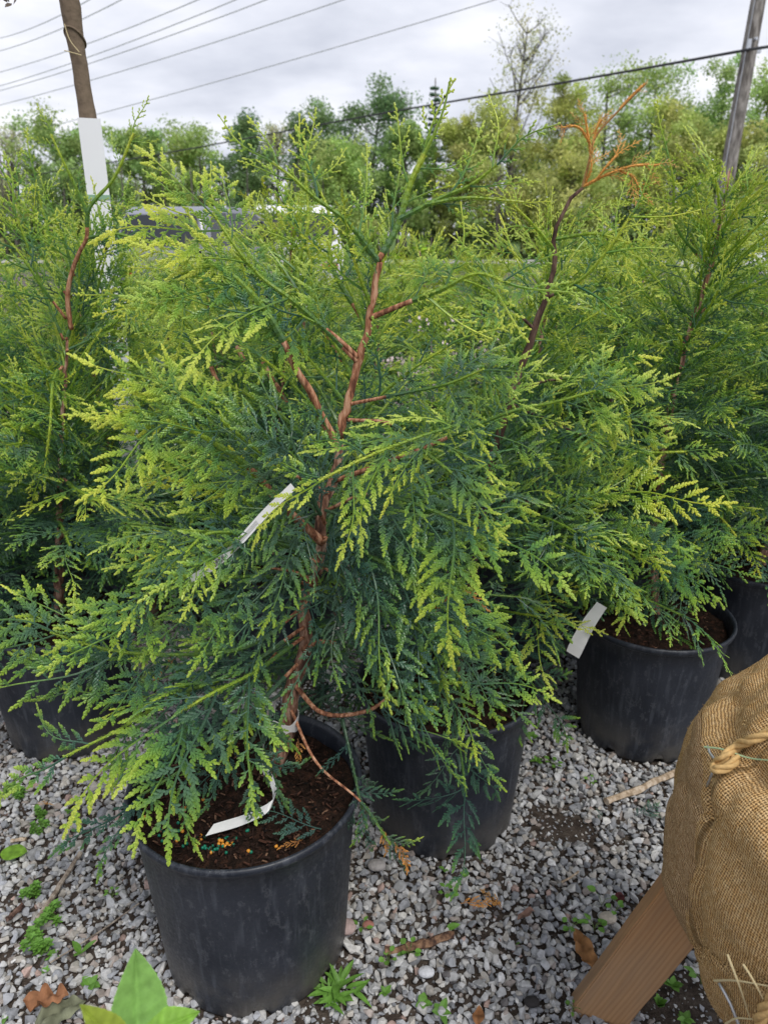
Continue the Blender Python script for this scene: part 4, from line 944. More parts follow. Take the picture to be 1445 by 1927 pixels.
P = smooth_path(pxpath([(1132, 1138, 1.30), (1108, 1172, 1.29), (1085, 1215, 1.28), (1077, 1232, 1.28)]), 12)
tag_strip(F2, P, nz(np.cross(nz(P[-1] - P[0]), nz(np.array([0, 0, H]) - P[5]))), .029 * np.concatenate([np.linspace(.75, 1, 9), [1, 1, .96]]))

# ---- other plants of the near rows
def lowskip(skip, lim):
    return lambda f, ca, sa, r: (f < lim and r.random() < .8) or (skip is not None and skip(f, ca, sa, r))
def plain_cedar(loc, label, seed, trunkpx, nb, rad, lod, mat=M_CEDAR_B, r0=.016, skip=None, ph=0., chips=300, tt=None, extra=None):
    rng_ = np.random.default_rng(seed); root = empty('potted_cedar', (loc[0], loc[1], 0), label, 'potted tree', GRP)
    z_ = make_pot(root, rng_, loc, ph=ph); soil_chips(root, rng_, loc, .2, z_, chips)
    fol_, wood_ = MB(), MB()
    P = pxpath(trunkpx) if trunkpx is not None else np.array(tt)
    P = trunk_tube(wood_, P, r0, .0028, rng_, 9, 44)
    w2 = MB(); bush(fol_, w2, rng_, P, int(nb * (1.22 if lod else 1.05)), rad * .90, lod, .10, skip=lowskip(skip, .20) if lod else skip, topfrac=.45)
    if extra: extra(fol_, w2, rng_)
    wood_.build('stem', M_BARK, root, True); (w2.build('young_wood', M_BARKO, root, True) if w2.V else None); fol_.build('foliage', mat, root)
    if lod: drops(root, fol_, rng_, 240)
    return root
def ex3(f, w_, r):
    px_branch(f, w_, r, [(1320, 560, 1.8), (1355, 450, 1.78), (1400, 380, 1.76), (1440, 320, 1.74)], kind='shoot', lod=1, Ls=(.8, .6), young=(.5, .7), brown=.3)
    px_branch(f, w_, r, [(1300, 600, 1.8), (1345, 570, 1.75), (1430, 530, 1.7)], kind='shoot', lod=1, Ls=(.8, .6), young=(.4, .6), brown=.35)
    px_branch(f, w_, r, [(1285, 930, 1.8), (1330, 950, 1.62), (1370, 990, 1.55), (1385, 1010, 1.53)], lod=1, Ls=(.6, .6), young=(.6, .9), brown=.2)
    px_branch(f, w_, r, [(1330, 500, 1.8), (1270, 420, 1.78), (1265, 330, 1.76), (1255, 290, 1.76)], kind='shoot', lod=1, Ls=(.8, .5), young=(.4, .65), brown=.2)
F3 = plain_cedar((.715, 1.75), 'potted cedar at the right, in the black pot with reddish soil beside the burlap', 41,
    [(1232, 1185, 1.79), (1228, 1050, 1.8), (1240, 900, 1.8), (1262, 760, 1.8), (1292, 640, 1.8), (1325, 540, 1.8), (1352, 440, 1.8), (1372, 320, 1.8)], 84, .56, 1, ph=2., extra=ex3)
F4 = plain_cedar((1.17, 2.10), 'potted cedar at the right edge, in the pot half hidden behind the reddish-soil pot', 43, None, 78, .58, 1, tt=[(1.17, 2.10, .33), (1.19, 2.1, .7), (1.22, 2.1, 1.0), (1.2, 2.12, 1.34)])
def ex5(f, w_, r):
    px_branch(f, w_, r, [(135, 620, 1.75), (128, 560, 1.74), (150, 475, 1.72), (163, 450, 1.71), (166, 400, 1.7), (215, 335, 1.7), (252, 250, 1.7)], kind='shoot', lod=1, r0=.006, r1=.0022, Ls=(.6, .4), spacing=.05, young=(.45, .7), brown=.55, start=.5)
    px_branch(f, w_, r, [(166, 405, 1.7), (140, 345, 1.69), (118, 300, 1.68), (96, 252, 1.68)], kind='shoot', lod=1, Ls=(.5, .3), spacing=.05, young=(.5, .7), brown=0)
    px_branch(f, w_, r, [(163, 448, 1.71), (220, 440, 1.68), (260, 450, 1.66), (320, 470, 1.64)], kind='shoot', lod=1, Ls=(.6, .5), spacing=.05, young=(.4, .7), brown=.1)
    px_branch(f, w_, r, [(120, 900, 1.72), (160, 930, 1.55), (205, 950, 1.5), (240, 975, 1.48)], lod=1, Ls=(.75, .7), young=(.6, .85), brown=.2)
    px_branch(f, w_, r, [(118, 690, 1.72), (100, 720, 1.6), (95, 800, 1.56), (85, 880, 1.55)], lod=1, kind='narrow', Ls=(.8, .7), young=(.6, .85), brown=.2)
    px_branch(f, w_, r, [(125, 600, 1.74), (80, 540, 1.7), (40, 480, 1.68), (15, 450, 1.68)], lod=1, kind='shoot', Ls=(.8, .6), young=(.4, .6), brown=.3)
_ex5 = ex5
def ex5(f, w_, r):
    _ex5(f, w_, r)
    for (a, b, c, d) in ((120, 640, 30, 400), (128, 600, 70, 350), (128, 560, 10, 330), (125, 640, 200, 480), (128, 590, 215, 400), (125, 660, 260, 560), (122, 680, 20, 560), (122, 700, 60, 600), (140, 520, 100, 400), (125, 640, 150, 470), (120, 700, 230, 640), (118, 720, 0, 660), (125, 640, 215, 520), (122, 700, 190, 560), (120, 730, 240, 600), (122, 690, 150, 540), (130, 560, 175, 500), (120, 740, 60, 650)):
        y0 = 1.74 + r.uniform(0, .22)
        px_branch(f, w_, r, [(a, b, y0), (a + (c - a) * .5 + 8, b + (d - b) * .38, y0), (c, d, y0 - .02)], kind='shoot' if d < 480 else 'fan', lod=1, r0=.003, Ls=(.85, .6), spacing=.034, young=(.3, .6), brown=.1, start=.12, roll=45)
F5 = plain_cedar((-.88, 1.76), 'potted cedar at the left edge, its stem rising in front of the white trunk guard', 47,
    [(112, 1205, 1.77), (112, 1050, 1.77), (118, 850, 1.76), (122, 740, 1.75), (128, 640, 1.75)], 80, .56, 1, ph=3., extra=ex5, skip=lambda f, ca, sa, r: f > .72 and (ca * .35 - sa * .93) > .5)
F6 = plain_cedar((-1.30, 2.26), 'potted cedar cut by the left edge, farther back than the white guard', 53, None, 74, .52, 1, tt=[(-1.3, 2.26, .33), (-1.28, 2.25, .7), (-1.24, 2.24, 1.0), (-1.2, 2.22, 1.28)])
F7 = plain_cedar((-.34, 2.10), 'potted cedar directly behind the upper left of the front plant', 59, None, 80, .54, 1, tt=[(-.34, 2.1, .33), (-.33, 2.12, .7), (-.28, 2.16, 1.0), (-.25, 2.18, 1.34)])
BK = [
 ((-1.08, 2.74), 0, 1.0, 'potted cedar behind the white trunk guard'),
 ((.46, 2.22), 1, 1.02, 'potted cedar whose red stem shows left of the orange twig plant'),
 ((.93, 2.72), 2, .96, 'potted cedar behind the gap right of the orange dead twig'),
 ((1.62, 2.55), 0, 1.03, 'potted cedar at the right edge behind the pot half hidden'),
 ((-.62, 2.85), 1, .93, 'potted cedar just below the dark grey estate car'),
 ((-.05, 2.95), 2, .93, 'potted cedar in front of the white van'),
 ((.40, 3.15), 0, .92, 'potted cedar right of the bright green leafy shrub'),
 ((1.35, 3.3), 1, .97, 'potted cedar left of the foot of the utility pole'),
 ((2.05, 3.2), 2, 1.0, 'potted cedar behind and right of the foot of the utility pole'),
 ((-1.75, 3.1), 1, 1.0, 'potted cedar at the far left edge of the second last row'),
 ((-1.25, 3.6), 2, .95, 'potted cedar of the last row left of the white trunk guard'),
 ((-.75, 3.7), 0, .93, 'potted cedar of the last row below the right end of the estate car'),
 ((.85, 3.75), 1, .92, 'potted cedar of the last row below the pale gravel road'),
 ((-1.55, 2.55), 2, 1.02, 'potted cedar filling the left edge between the cut-off cedar and the far row'),
 ((-.55, 2.45), 1, .90, 'potted cedar right of the white trunk guard and left of the front plant'),
 ((.70, 2.30), 2, .98, 'potted cedar behind the gap between the orange twig plant and the right plant'),
 ((1.30, 2.62), 1, 1.04, 'potted cedar behind the right plant, left of the utility pole foot'),
 ((.22, 3.75), 0, .98, 'potted cedar just behind the lime green broad-leaved shrub'),
 ((-.35, 3.4), 2, .92, 'potted cedar of the last row between the car and the van'),
 ((.10, 3.45), 1, .90, 'potted cedar of the last row left of the bright green shrub'),
 ((-2.3, 3.9), 0, 1.0, 'leftmost potted cedar of the farthest row'),
 ((-1.75, 4.3), 1, .98, 'potted cedar of the farthest row just left of the white trunk guard'),
 ((-1.2, 4.6), 2, .95, 'potted cedar of the farthest row under the left end of the estate car'),
 ((-.5, 4.7), 0, .93, 'potted cedar of the farthest row under the gap between car and van'),
 ((.55, 4.6), 2, .93, 'potted cedar of the farthest row right of the lime green shrub'),
 ((1.15, 4.5), 0, .95, 'potted cedar of the farthest row behind the orange dead twig'),
 ((2.5, 4.6), 1, 1.0, 'rightmost potted cedar of the farthest row'),
 ((1.85, 4.1), 0, .98, 'potted cedar of the last row at the right edge'),
]
protos = []
for k in range(3):
    (x, y), _, s_, lab = BK[k]
    r_ = np.random.default_rng(70 + k)
    protos.append(plain_cedar((x, y), lab, 71 + k, None, 70, .56, 0, mat=M_CEDAR_B, tt=[(x, y, .33), (x + .02, y, .7), (x + r_.normal(0, .03), y, .95), (x + r_.normal(0, .05), y, 1.26)], chips=60))
for k, ((x, y), pr, s_, lab) in enumerate(BK[3:]):
    copy_tree(protos[pr], (x, y, 0), 1.3 * k + .7, lab, GRP, s_)

# ------------------------------------------------------------------ broad-leaved shrubs behind
def leaf_mesh(mb, p, d, n, L, W, col, curl=.15, fold=.18, seg=6, serr=0, rng=None, tipw=1.6):
    d = nz(d); n = nz(n - d * np.dot(n, d)); s_ = np.cross(n, d); V = []; cc = []
    for i in range(seg + 1):
        u = i / seg; wv = W / 2 * math.sin(math.pi * min(1, u ** .8 * .98 + .02)) ** .8 * (1 if u < .999 else 0)
        if serr and 0 < i < seg: wv *= 1 + serr * (1 if i % 2 else -1)
        c = p + d * L * u - n * curl * L * u * u
        V += [c + s_ * wv + n * wv * fold, c, c - s_ * wv + n * wv * fold]
        for k in range(3): cc.append(np.array([*(np.array(col) * (1.0 if k != 1 else 1.12)), 1]))
    i = np.arange(seg)[:, None] * 3
    mb.add(V, np.concatenate([i + [0, 1, 4, 3], i + [1, 2, 5, 4]]), c=np.array(cc))
rng = np.random.default_rng(91)
def shrub(loc, top, rad, L, W, col, n, label, flowers=0, fcol=(.75, .62, .64)):
    root = empty('leafy_shrub', (loc[0], loc[1], 0), label, 'shrub'); st, lf, fl = MB(), MB(), MB()
    for k in range(14):
        a = rng.uniform(0, 6.28); rr = rad * rng.uniform(.3, 1); e_ = np.array([loc[0] + rr * math.cos(a), loc[1] + rr * math.sin(a), top * rng.uniform(.62, 1)])
        P = smooth_path([[loc[0], loc[1], 0], [loc[0] + rr * .4 * math.cos(a), loc[1] + rr * .4 * math.sin(a), top * .5], e_], 8); st.tube(P, np.linspace(.009, .003, 8), 6)
        for j in range(n):
            u = rng.uniform(.45, 1); p = np.array([np.interp(u, np.linspace(0, 1, 8), P[:, c]) for c in range(3)])
            b = rng.uniform(0, 6.28); dd = np.array([math.cos(b), math.sin(b), rng.uniform(-.1, .9)])
            leaf_mesh(lf, p, dd, np.array([0, 0, 1.]) + rng.normal(0, .3, 3), L * rng.uniform(.7, 1.15), W, np.array(col) * rng.uniform(.75, 1.25), rng=rng)
        for j in range(flowers):
            c = e_ + rng.normal(0, .05, 3)
            for q in range(26):
                v = nz(rng.normal(0, 1, 3)); leaf_mesh(fl, c + v * .03, nz(rng.normal(0, 1, 3)), v, .016, .014, np.array(fcol) * rng.uniform(.85, 1.15), seg=2)
    st.build('stem', M_WOODY, root, True); lf.build('leaves', M_WEED, root)
    if flowers: fl.build('blossom', M_WEED, root)
shrub((.13, 3.9), 1.42, .30, .085, .042, (.30, .50, .03), 26, 'bright lime green broad-leaved shrub glimpsed behind the fork of the front plant')
shrub((.22, 2.62), .98, .24, .06, .03, (.12, .24, .05), 20, 'shrub with pale pink and white blossoms glimpsed between the cedar stems', 2)

# ------------------------------------------------------------------ young tree with wrapped trunk and white guard
wt = WY(168, 225, 2.2); WT = empty('wrapped_tree', (wt[0], wt[1], 0), 'young tree with burlap-wrapped trunk rising out of a white plastic guard at the upper left', 'tree')
rng = np.random.default_rng(95)
xw = wt[0]; trk = smooth_path([[xw, 2.2, 0], [xw + .005, 2.2, 1.0], [xw - .004, 2.2, 1.65], WY(150, 120, 2.2), WY(131, 0, 2.2), WY(118, -120, 2.2), [xw - .03, 2.22, 2.9], [xw - .02, 2.2, 3.4]], 60)
rad = .0225 + .0022 * np.sin(np.linspace(0, 60, 60)) * (np.linspace(0, 1, 60) > .3) + rng.normal(0, .0012, 60); rad[-12:] *= np.linspace(1, .6, 12)
trk = smooth_path(trk, 220); rad = np.interp(np.linspace(0, 1, 220), np.linspace(0, 1, 60), rad)
mb = MB(); mb.tube(trk, rad, 48, cap=False); Vw = mb.V[0].reshape(220, 48, 3)
for i in range(220):
    for j in range(48):
        th_ = j / 48; z_ = trk[i, 2]; fr = (z_ * 8.5 + th_ * .9 + .25 * mnoise.noise(Vector((z_ * 5, math.cos(th_ * 6.28), math.sin(th_ * 6.28))))) % 1.0
        k_ = 1 + .075 * fr ** 3 - .02 + .05 * mnoise.noise(Vector((z_ * 22 + th_ * 6, math.cos(th_ * 6.28) * 2, math.sin(th_ * 6.28) * 2)))
        Vw[i, j] = trk[i] + (Vw[i, j] - trk[i]) * k_
mb.build('wrapped_trunk', M_WRAP, WT, True)
# spiral overlaps of the wrap
for z0 in (1.78, 1.93, 1.98, 2.06, 2.20):
    mb = MB()
    c = np.array([np.interp(z0, trk[:, 2], trk[:, k]) for k in (0, 1)]); P = np.array([[c[0] + .0238 * math.cos(a), c[1] + .0238 * math.sin(a), z0 + .02 * math.sin(a + z0 * 9)] for a in np.linspace(0, 2 * math.pi, 25)])
    mb.tube(P, .0028, 6, cap=False); mb.build('wrap_fold', M_WRAP, WT, True)
mb = MB(); P = smooth_path([WY(122, 45, 2.172), WY(132, 75, 2.17), WY(150, 98, 2.17)], 8); mb.tube(P, .0012, 5)
P = smooth_path([WY(122, 95, 2.172), WY(140, 100, 2.168), WY(154, 104, 2.172)], 8); mb.tube(P, .0012, 5); mb.build('twine', M_STRAW, WT)
gt = wt[2]; a = R(20); hw = .0285
mb = MB(); pr = []
for (x, y) in [(-hw, -hw), (hw, -hw), (hw, hw), (-hw, hw)]:
    pr.append((x * math.cos(a) - y * math.sin(a), x * math.sin(a) + y * math.cos(a)))
inn = [(x * .93, y * .93) for x, y in pr]
V = [[xw + x, 2.2 + y, z] for z in (.45, gt) for x, y in pr] + [[xw + x, 2.2 + y, z] for z in (.45, gt) for x, y in inn]
q = []
for k in range(4):
    k2 = (k + 1) % 4; q += [[k, k2, 4 + k2, 4 + k], [8 + k, 12 + k, 12 + k2, 8 + k2], [4 + k, 4 + k2, 12 + k2, 12 + k], [k, 8 + k, 8 + k2, k2]]
mb.add(V, q); mb.build('trunk_guard', M_GUARD, WT)
mb = MB()
for zt in (WY(170, 372, 2.2)[2], .9):
    V, q = ribbon_strip([[xw + x * 1.03, 2.2 + y * 1.03, zt] for x, y in pr + pr[:1]], (0, 0, 1), .012, .002); mb.add(V, q)
mb.build('tie_band', M_TIE, WT)
st, lf = MB(), MB()
for k in range(16):
    f = rng.uniform(2.45, 3.4); az = rng.uniform(0, 6.28); L_ = rng.uniform(.5, 1.0); p = np.array([xw - .02, 2.2, f])
    P = smooth_path([p, p + [math.cos(az) * L_ * .5, math.sin(az) * L_ * .5, L_ * .45], p + [math.cos(az) * L_ * .8, math.sin(az) * L_ * .8, L_ * 1.0]], 8); st.tube(P, np.linspace(.011, .003, 8), 6)
    for j in range(30):
        u = rng.uniform(.3, 1); pp = np.array([np.interp(u, np.linspace(0, 1, 8), P[:, c]) for c in range(3)]); leaf_mesh(lf, pp, rng.normal(0, 1, 3), np.array([0, 0, 1.]) + rng.normal(0, .3, 3), .05, .028, np.array([.14, .20, .06]) * rng.uniform(.7, 1.2), seg=3)
P = smooth_path([[xw - .02, 2.2, 2.5], WY(40, -60, 2.15), WY(8, -8, 2.1)], 8); st.tube(P, np.linspace(.009, .002, 8), 6)
for j in range(14): leaf_mesh(lf, WY(8, -8, 2.1) + rng.normal(0, .018, 3), rng.normal(0, 1, 3), np.array([0, -1, .5]), .022, .013, (.12, .09, .07), seg=3)
st.build('branch', M_WOODY, WT, True); lf.build('leaves', M_WEED, WT)

# ------------------------------------------------------------------ burlap root ball on its post
rng = np.random.default_rng(101)
BC = np.array([.64, .65, .62]); BR = .289
RB = empty('burlap_root_ball', (BC[0], BC[1], BC[2] - BR), 'big brown burlap root ball tied with sisal rope, propped on a wooden board', 'root ball')
GR = None
def ball_r(th, ph):     # th azimuth, ph polar from top
    v = Vector((math.cos(th) * math.sin(ph), math.sin(th) * math.sin(ph), math.cos(ph)))
    r = 1 + .050 * mnoise.noise(v * 1.7 + Vector((2.1, .4, 1))) + .022 * mnoise.noise(v * 5 + Vector((.3, 3, 2)))
    # gathered folds running towards the rope
    r += .020 * math.sin(th * 26 + 3 * math.sin(ph * 4)) * math.exp(-((ph - R(52)) / .25) ** 2) * .5
    if GR is not None and GR[0][0] - .1 < ph < GR[0][-1] + .5:
        g0 = np.interp(ph, GR[0], GR[1]); dth = (th - g0 + math.pi) % (2 * math.pi) - math.pi
        r -= .035 * math.exp(-(dth / .04) ** 2) * min(1, max(0, (ph - GR[0][0] + .1) * 6))
        r += .016 * math.exp(-((dth - .13) / .10) ** 2)
    r += .030 * abs(mnoise.noise(v * 3.1 + Vector((7, 1, 4)))) ** .6 - .016 * math.exp(-(mnoise.noise(v * 2.3 + Vector((1, 5, 9))) / .05) ** 2)
    r += .030 * math.exp(-((ph - R(66)) / .10) ** 2) - .03 * math.exp(-((ph - R(58)) / .05) ** 2)
    return BR * r
def ball_pt(th, ph, off=0.):
    r = ball_r(th, ph) + off; return BC + np.array([math.cos(th) * math.sin(ph), math.sin(th) * math.sin(ph), math.cos(ph)]) * r
def onball(px, py, off=.006):     # where the view ray meets the ball
    o = np.array([0, 0, H]); d = nz(ray(px, py)); oc = o - BC; R0 = BR
    for _ in range(4):
        b = np.dot(oc, d); disc = b * b - (np.dot(oc, oc) - R0 * R0)
        if disc < 0: t = -b
        else: t = -b - math.sqrt(disc)
        p = o + d * t; v = nz(p - BC); R0 = ball_r(math.atan2(v[1], v[0]), math.acos(max(-1, min(1, v[2])))) + off
    return BC + v * R0
_g = [onball(a, b, 0) - BC for a, b in ((1340, 1452), (1332, 1500), (1328, 1560), (1318, 1640), (1312, 1720), (1322, 1790))]
_ph = np.array([math.acos(v[2] / np.linalg.norm(v)) for v in _g]); _th = np.array([math.atan2(v[1], v[0]) % (2 * math.pi) for v in _g]); _o = np.argsort(_ph); GR = (_ph[_o], _th[_o])
mb = MB(); nt_, np_ = 300, 170; V = []; C_ = []
for i in range(np_ + 1):
    ph = math.pi * i / np_
    for j in range(nt_):
        th = 2 * math.pi * j / nt_; V.append(ball_pt(th, ph)); C_.append([((th + math.pi) % (2 * math.pi)) * BR, ph * BR, 0, 1])
q = [[i * nt_ + j, (i + 1) * nt_ + j, (i + 1) * nt_ + (j + 1) % nt_, i * nt_ + (j + 1) % nt_] for i in range(np_) for j in range(nt_)]
mb.add(V, q, c=np.array(C_)); bw = mb.build('burlap_wrap', M_BURLAP, RB, True)
mb = MB()
for k in range(9000):     # loose fibres
    th = rng.uniform(R(120), R(330)); ph = math.acos(rng.uniform(-.75, .9)); p = ball_pt(th, ph, -.0005); n = nz(p - BC); t = nz(np.cross(n, rng.normal(0, 1, 3)))
    L_ = rng.uniform(.002, .006); w_ = nz(np.cross(n, t)) * .00022; e_ = p + t * L_ + n * L_ * rng.uniform(.15, .7); md = p + t * L_ * .5 + n * L_ * .45
    c_ = np.array([.62, .44, .20, 1.]) * rng.uniform(.6, 1.15); mb.add([p - w_, p + w_, md + w_, md - w_, e_], [[0, 1, 2, 3]], [[3, 2, 4]], c=c_)
mb.build('loose_fibres', M_CHIP, RB)['kind'] = 'stuff'
# darker fold of cloth on the left flank
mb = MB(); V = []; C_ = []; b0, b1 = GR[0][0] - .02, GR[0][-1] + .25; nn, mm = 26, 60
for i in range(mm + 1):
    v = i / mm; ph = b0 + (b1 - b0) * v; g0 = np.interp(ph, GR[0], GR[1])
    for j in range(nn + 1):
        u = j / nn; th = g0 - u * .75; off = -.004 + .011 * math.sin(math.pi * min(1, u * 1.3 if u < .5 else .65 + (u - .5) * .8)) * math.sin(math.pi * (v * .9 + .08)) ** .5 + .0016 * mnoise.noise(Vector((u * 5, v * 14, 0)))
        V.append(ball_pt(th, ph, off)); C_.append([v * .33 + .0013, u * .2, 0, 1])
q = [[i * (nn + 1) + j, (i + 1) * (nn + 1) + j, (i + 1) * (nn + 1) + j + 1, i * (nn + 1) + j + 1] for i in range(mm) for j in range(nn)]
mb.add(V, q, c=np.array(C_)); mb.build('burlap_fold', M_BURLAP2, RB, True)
def rope(mb, P, r, twist=22., strands=3):
    P = smooth_path(P, 90); T = np.gradient(P, axis=0); d = np.concatenate([[0], np.cumsum(np.linalg.norm(np.diff(P, axis=0), axis=1))])
    u = nz(np.cross(T[0], [0, 0, 1.])); fr = []
    for i in range(len(P)):
        t = nz(T[i]); u = nz(u - t * np.dot(u, t)); fr.append((u, np.cross(t, u)))
    for k in range(strands):
        Q = np.array([P[i] + r * .55 * (math.cos(d[i] / r * .55 + k * 2.094) * fr[i][0] + math.sin(d[i] / r * .55 + k * 2.094) * fr[i][1]) for i in range(len(P))])
        mb.tube(Q, r * .58, 7)
mb = MB()
rope(mb, [onball(1345, 1440, .006), onball(1362, 1425, .010), onball(1385, 1405, .009), onball(1415, 1388, .009), onball(1450, 1378, .009), onball(1520, 1350, .009), onball(1640, 1330, .009)], .0052)
rope(mb, [onball(1345, 1440, .006), onball(1350, 1448, .011), onball(1372, 1442, .009), onball(1385, 1425, .008)], .0048)
mb.build('rope', M_ROPE, RB, True); mb = MB()
rope(mb, [onball(1500, 1840, .010), onball(1462, 1872, .010), onball(1435, 1905, .010), onball(1425, 1960, .010)], .0060)
mb.build('rope', M_ROPE, RB, True)
mb = MB(); mb.tube(smooth_path([onball(1328, 1402, .001), onball(1333, 1418, .006), onball(1345, 1430, .006), onball(1346, 1452, .006), onball(1337, 1482, .001)], 14), .0014, 7)
mb.build('wire', M_WIRE, RB, True); mb = MB(); mb.tube(smooth_path([onball(1352, 1850, .004), onball(1368, 1885, .006), onball(1385, 1927, .006), onball(1420, 2010, .006)], 12), .0018, 7); mb.build('wire', M_WIRE, RB, True)
for k, pts in enumerate([[(1322, 1404), (1360, 1410), (1400, 1424), (1460, 1432)], [(1368, 1796), (1385, 1840), (1410, 1915)], [(1342, 1846), (1390, 1846), (1448, 1856)], [(1365, 1926), (1390, 1916), (1415, 1918)], [(1398, 1815), (1420, 1850), (1435, 1880)]]):
    mb = MB(); mb.tube(smooth_path([onball(a, b, .010 + .003 * (i % 2)) for i, (a, b) in enumerate(pts)], 14), np.linspace(.0012, .0007, 14), 5)
    tag(mb.build('straw', M_STRAW if k else mat_plain('green_straw', (.45, .62, .36), .5), origin=onball(*pts[0])), ['pale green blade of straw lying across the rope of the burlap ball', 'longest pale straw, steep, near the bottom of the burlap ball', 'level pale straw across the steep one on the burlap ball', 'short curved straw at the very bottom of the burlap ball', 'thin short straw right of the steep one on the burlap ball'][k], 'straw')
mb = MB(); mb.tube(smooth_path([BC + [0, 0, BR * .9], BC + [.01, 0, .7], BC + [.0, .02, 1.3], BC + [.02, .03, 1.9]], 12), np.linspace(.022, .010, 12) * (1 + .06 * rng.normal(0, 1, 12)), 12); mb.build('tree_trunk', M_WOODY, RB, True)

# board
A_ = WZ(1122, 1905, .0); Bp = WY(1300, 1680, .86); Bp = A_ + (Bp - A_) * 1.12
d = nz(Bp - A_); mid = (A_ + Bp) / 2; vd = nz(mid - np.array([0, 0, H])); wv = nz(np.cross(vd, d)); wv = wv if wv[0] > 0 else -wv
nn_ = nz(np.cross(d, wv)); nn_ = nn_ if np.dot(nn_, vd) < 0 else -nn_
a = R(-24); w2 = wv * math.cos(a) + nn_ * math.sin(a); n2 = np.cross(d, w2); n2 = n2 if np.dot(n2, vd) < 0 else -n2
L_ = np.linalg.norm(Bp - A_)
M3 = Matrix((w2, n2, d)).transposed(); 
if M3.determinant() < 0: n2 = -n2; M3 = Matrix((w2, n2, d)).transposed()
bm = bmesh.new(); bmesh.ops.create_cube(bm, size=1.0); bmesh.ops.scale(bm, vec=(.089, .040, L_ + .04), verts=bm.verts)
bmesh.ops.subdivide_edges(bm, edges=[e for e in bm.edges if abs(e.verts[0].co.z - e.verts[1].co.z) > .1], cuts=14)
bmesh.ops.bevel(bm, geom=[e for e in bm.edges if abs(e.verts[0].co.z - e.verts[1].co.z) > .01 or abs(abs(e.verts[0].co.z) - (L_ + .04) / 2) < 1e-4], offset=.0028, segments=2, affect='EDGES')
for v in bm.verts:
    v.co += Vector((mnoise.noise(Vector((v.co.z * 9, v.co.x * 5, 1))), mnoise.noise(Vector((v.co.z * 9, 4, v.co.y * 5))), 0)) * .0016
    if v.co.z < -L_ / 2 + .05: v.co.z += .10 * (v.co.x + .0445) * 0.9
me = bpy.data.meshes.new('wooden_board'); bm.to_mesh(me); bm.free(); me.materials.append(M_WOOD)
o = bpy.data.objects.new('wooden_board', me); COL.objects.link(o); o.matrix_world = Matrix.Translation(Vector(mid)) @ M3.to_4x4()
tag(o, 'brown wooden board leaning up from the gravel under the burlap root ball', 'board')
# a second prop under the ball, outside the picture
mb = MB(); p0 = np.array([.80, .36, 0]); mb.tube([p0, BC + np.array([.06, -.02, -BR * .9])], .045, 4)
tag(mb.build('support_post', M_WOOD, origin=p0), 'square wooden prop standing under the far side of the burlap root ball', 'post')

# ------------------------------------------------------------------ foreground leafy shoot
lp = WY(245, 1990, .44); LS = empty('leafy_shoot', (lp[0], lp[1], 0), 'fresh light green serrated leaves of a shoot poking up at the bottom edge', 'plant')
rng = np.random.default_rng(111)
def big_leaf(name, base, tip, W, up, col, curl=.05):
    mb = MB(); d = tip - base; L_ = np.linalg.norm(d); d = nz(d); n = nz(up - d * np.dot(up, d)); s_ = np.cross(n, d); V = []; cc = []; seg = 44; hv = 9
    for i in range(seg + 1):
        u = i / seg; wv_ = W / 2 * (math.sin(math.pi * min(1, u ** .72)) ** .85) * (1 - .12 * u); wv_ *= 1 + (.035 if i % 4 == 3 else 0)
        if i == seg: wv_ = .0004
        for j in range(-hv, hv + 1):
            x = j / hv; vein = math.cos((abs(x) * .9 - u * 6.5) * 2 * math.pi)
            c = base + d * (L_ * u) + s_ * wv_ * x + n * (abs(x) * wv_ * .22 - curl * L_ * u * u - .0022 * math.exp(-(x * 9) ** 2) + .0005 * vein * min(1, abs(x) * 5) * (1 - abs(x)))
            V.append(c); k_ = 1 + .05 * vein * (abs(x) > .08) + (.22 if abs(x) > .93 else 0) + (.16 if j == 0 else 0); cc.append([*(np.array(col) * k_), 1])
    m_ = 2 * hv + 1
    q = [[i * m_ + j, i * m_ + j + 1, (i + 1) * m_ + j + 1, (i + 1) * m_ + j] for i in range(seg) for j in range(m_ - 1)]
    mb.add(V, q, c=np.array(cc)); return mb.build(name, M_WEED, LS, True)
facing = nz(np.array([0, 0, H]) - lp)
big_leaf('leaf', WY(262, 1965, .44), WY(257, 1790, .465), .050, facing + np.array([.15, 0, 0]), (.24, .46, .11))
big_leaf('leaf', WY(268, 1952, .44), WY(374, 1903, .45), .030, facing + np.array([0, 0, .5]), (.24, .46, .06))
big_leaf('leaf', WY(235, 1985, .40), WY(158, 1893, .39), .028, facing + np.array([.4, 0, .2]), (.34, .44, .06))
mb = MB(); mb.tube(smooth_path([[lp[0], lp[1], 0], [lp[0] - .01, lp[1], .35], WY(262, 1965, .44)], 12), np.linspace(.006, .003, 12), 8, col=np.array([.20, .30, .07, 1])); mb.build('stem', M_WEED, LS, True)
for k in range(6):
    z_ = .25 + .06 * k; a = k * 2.4; b = np.array([lp[0] - .008, lp[1], z_]); big_leaf('leaf', b, b + np.array([math.cos(a) * .07, math.sin(a) * .07, .03]), .04, np.array([0, 0, 1.]), (.16, .36, .05))

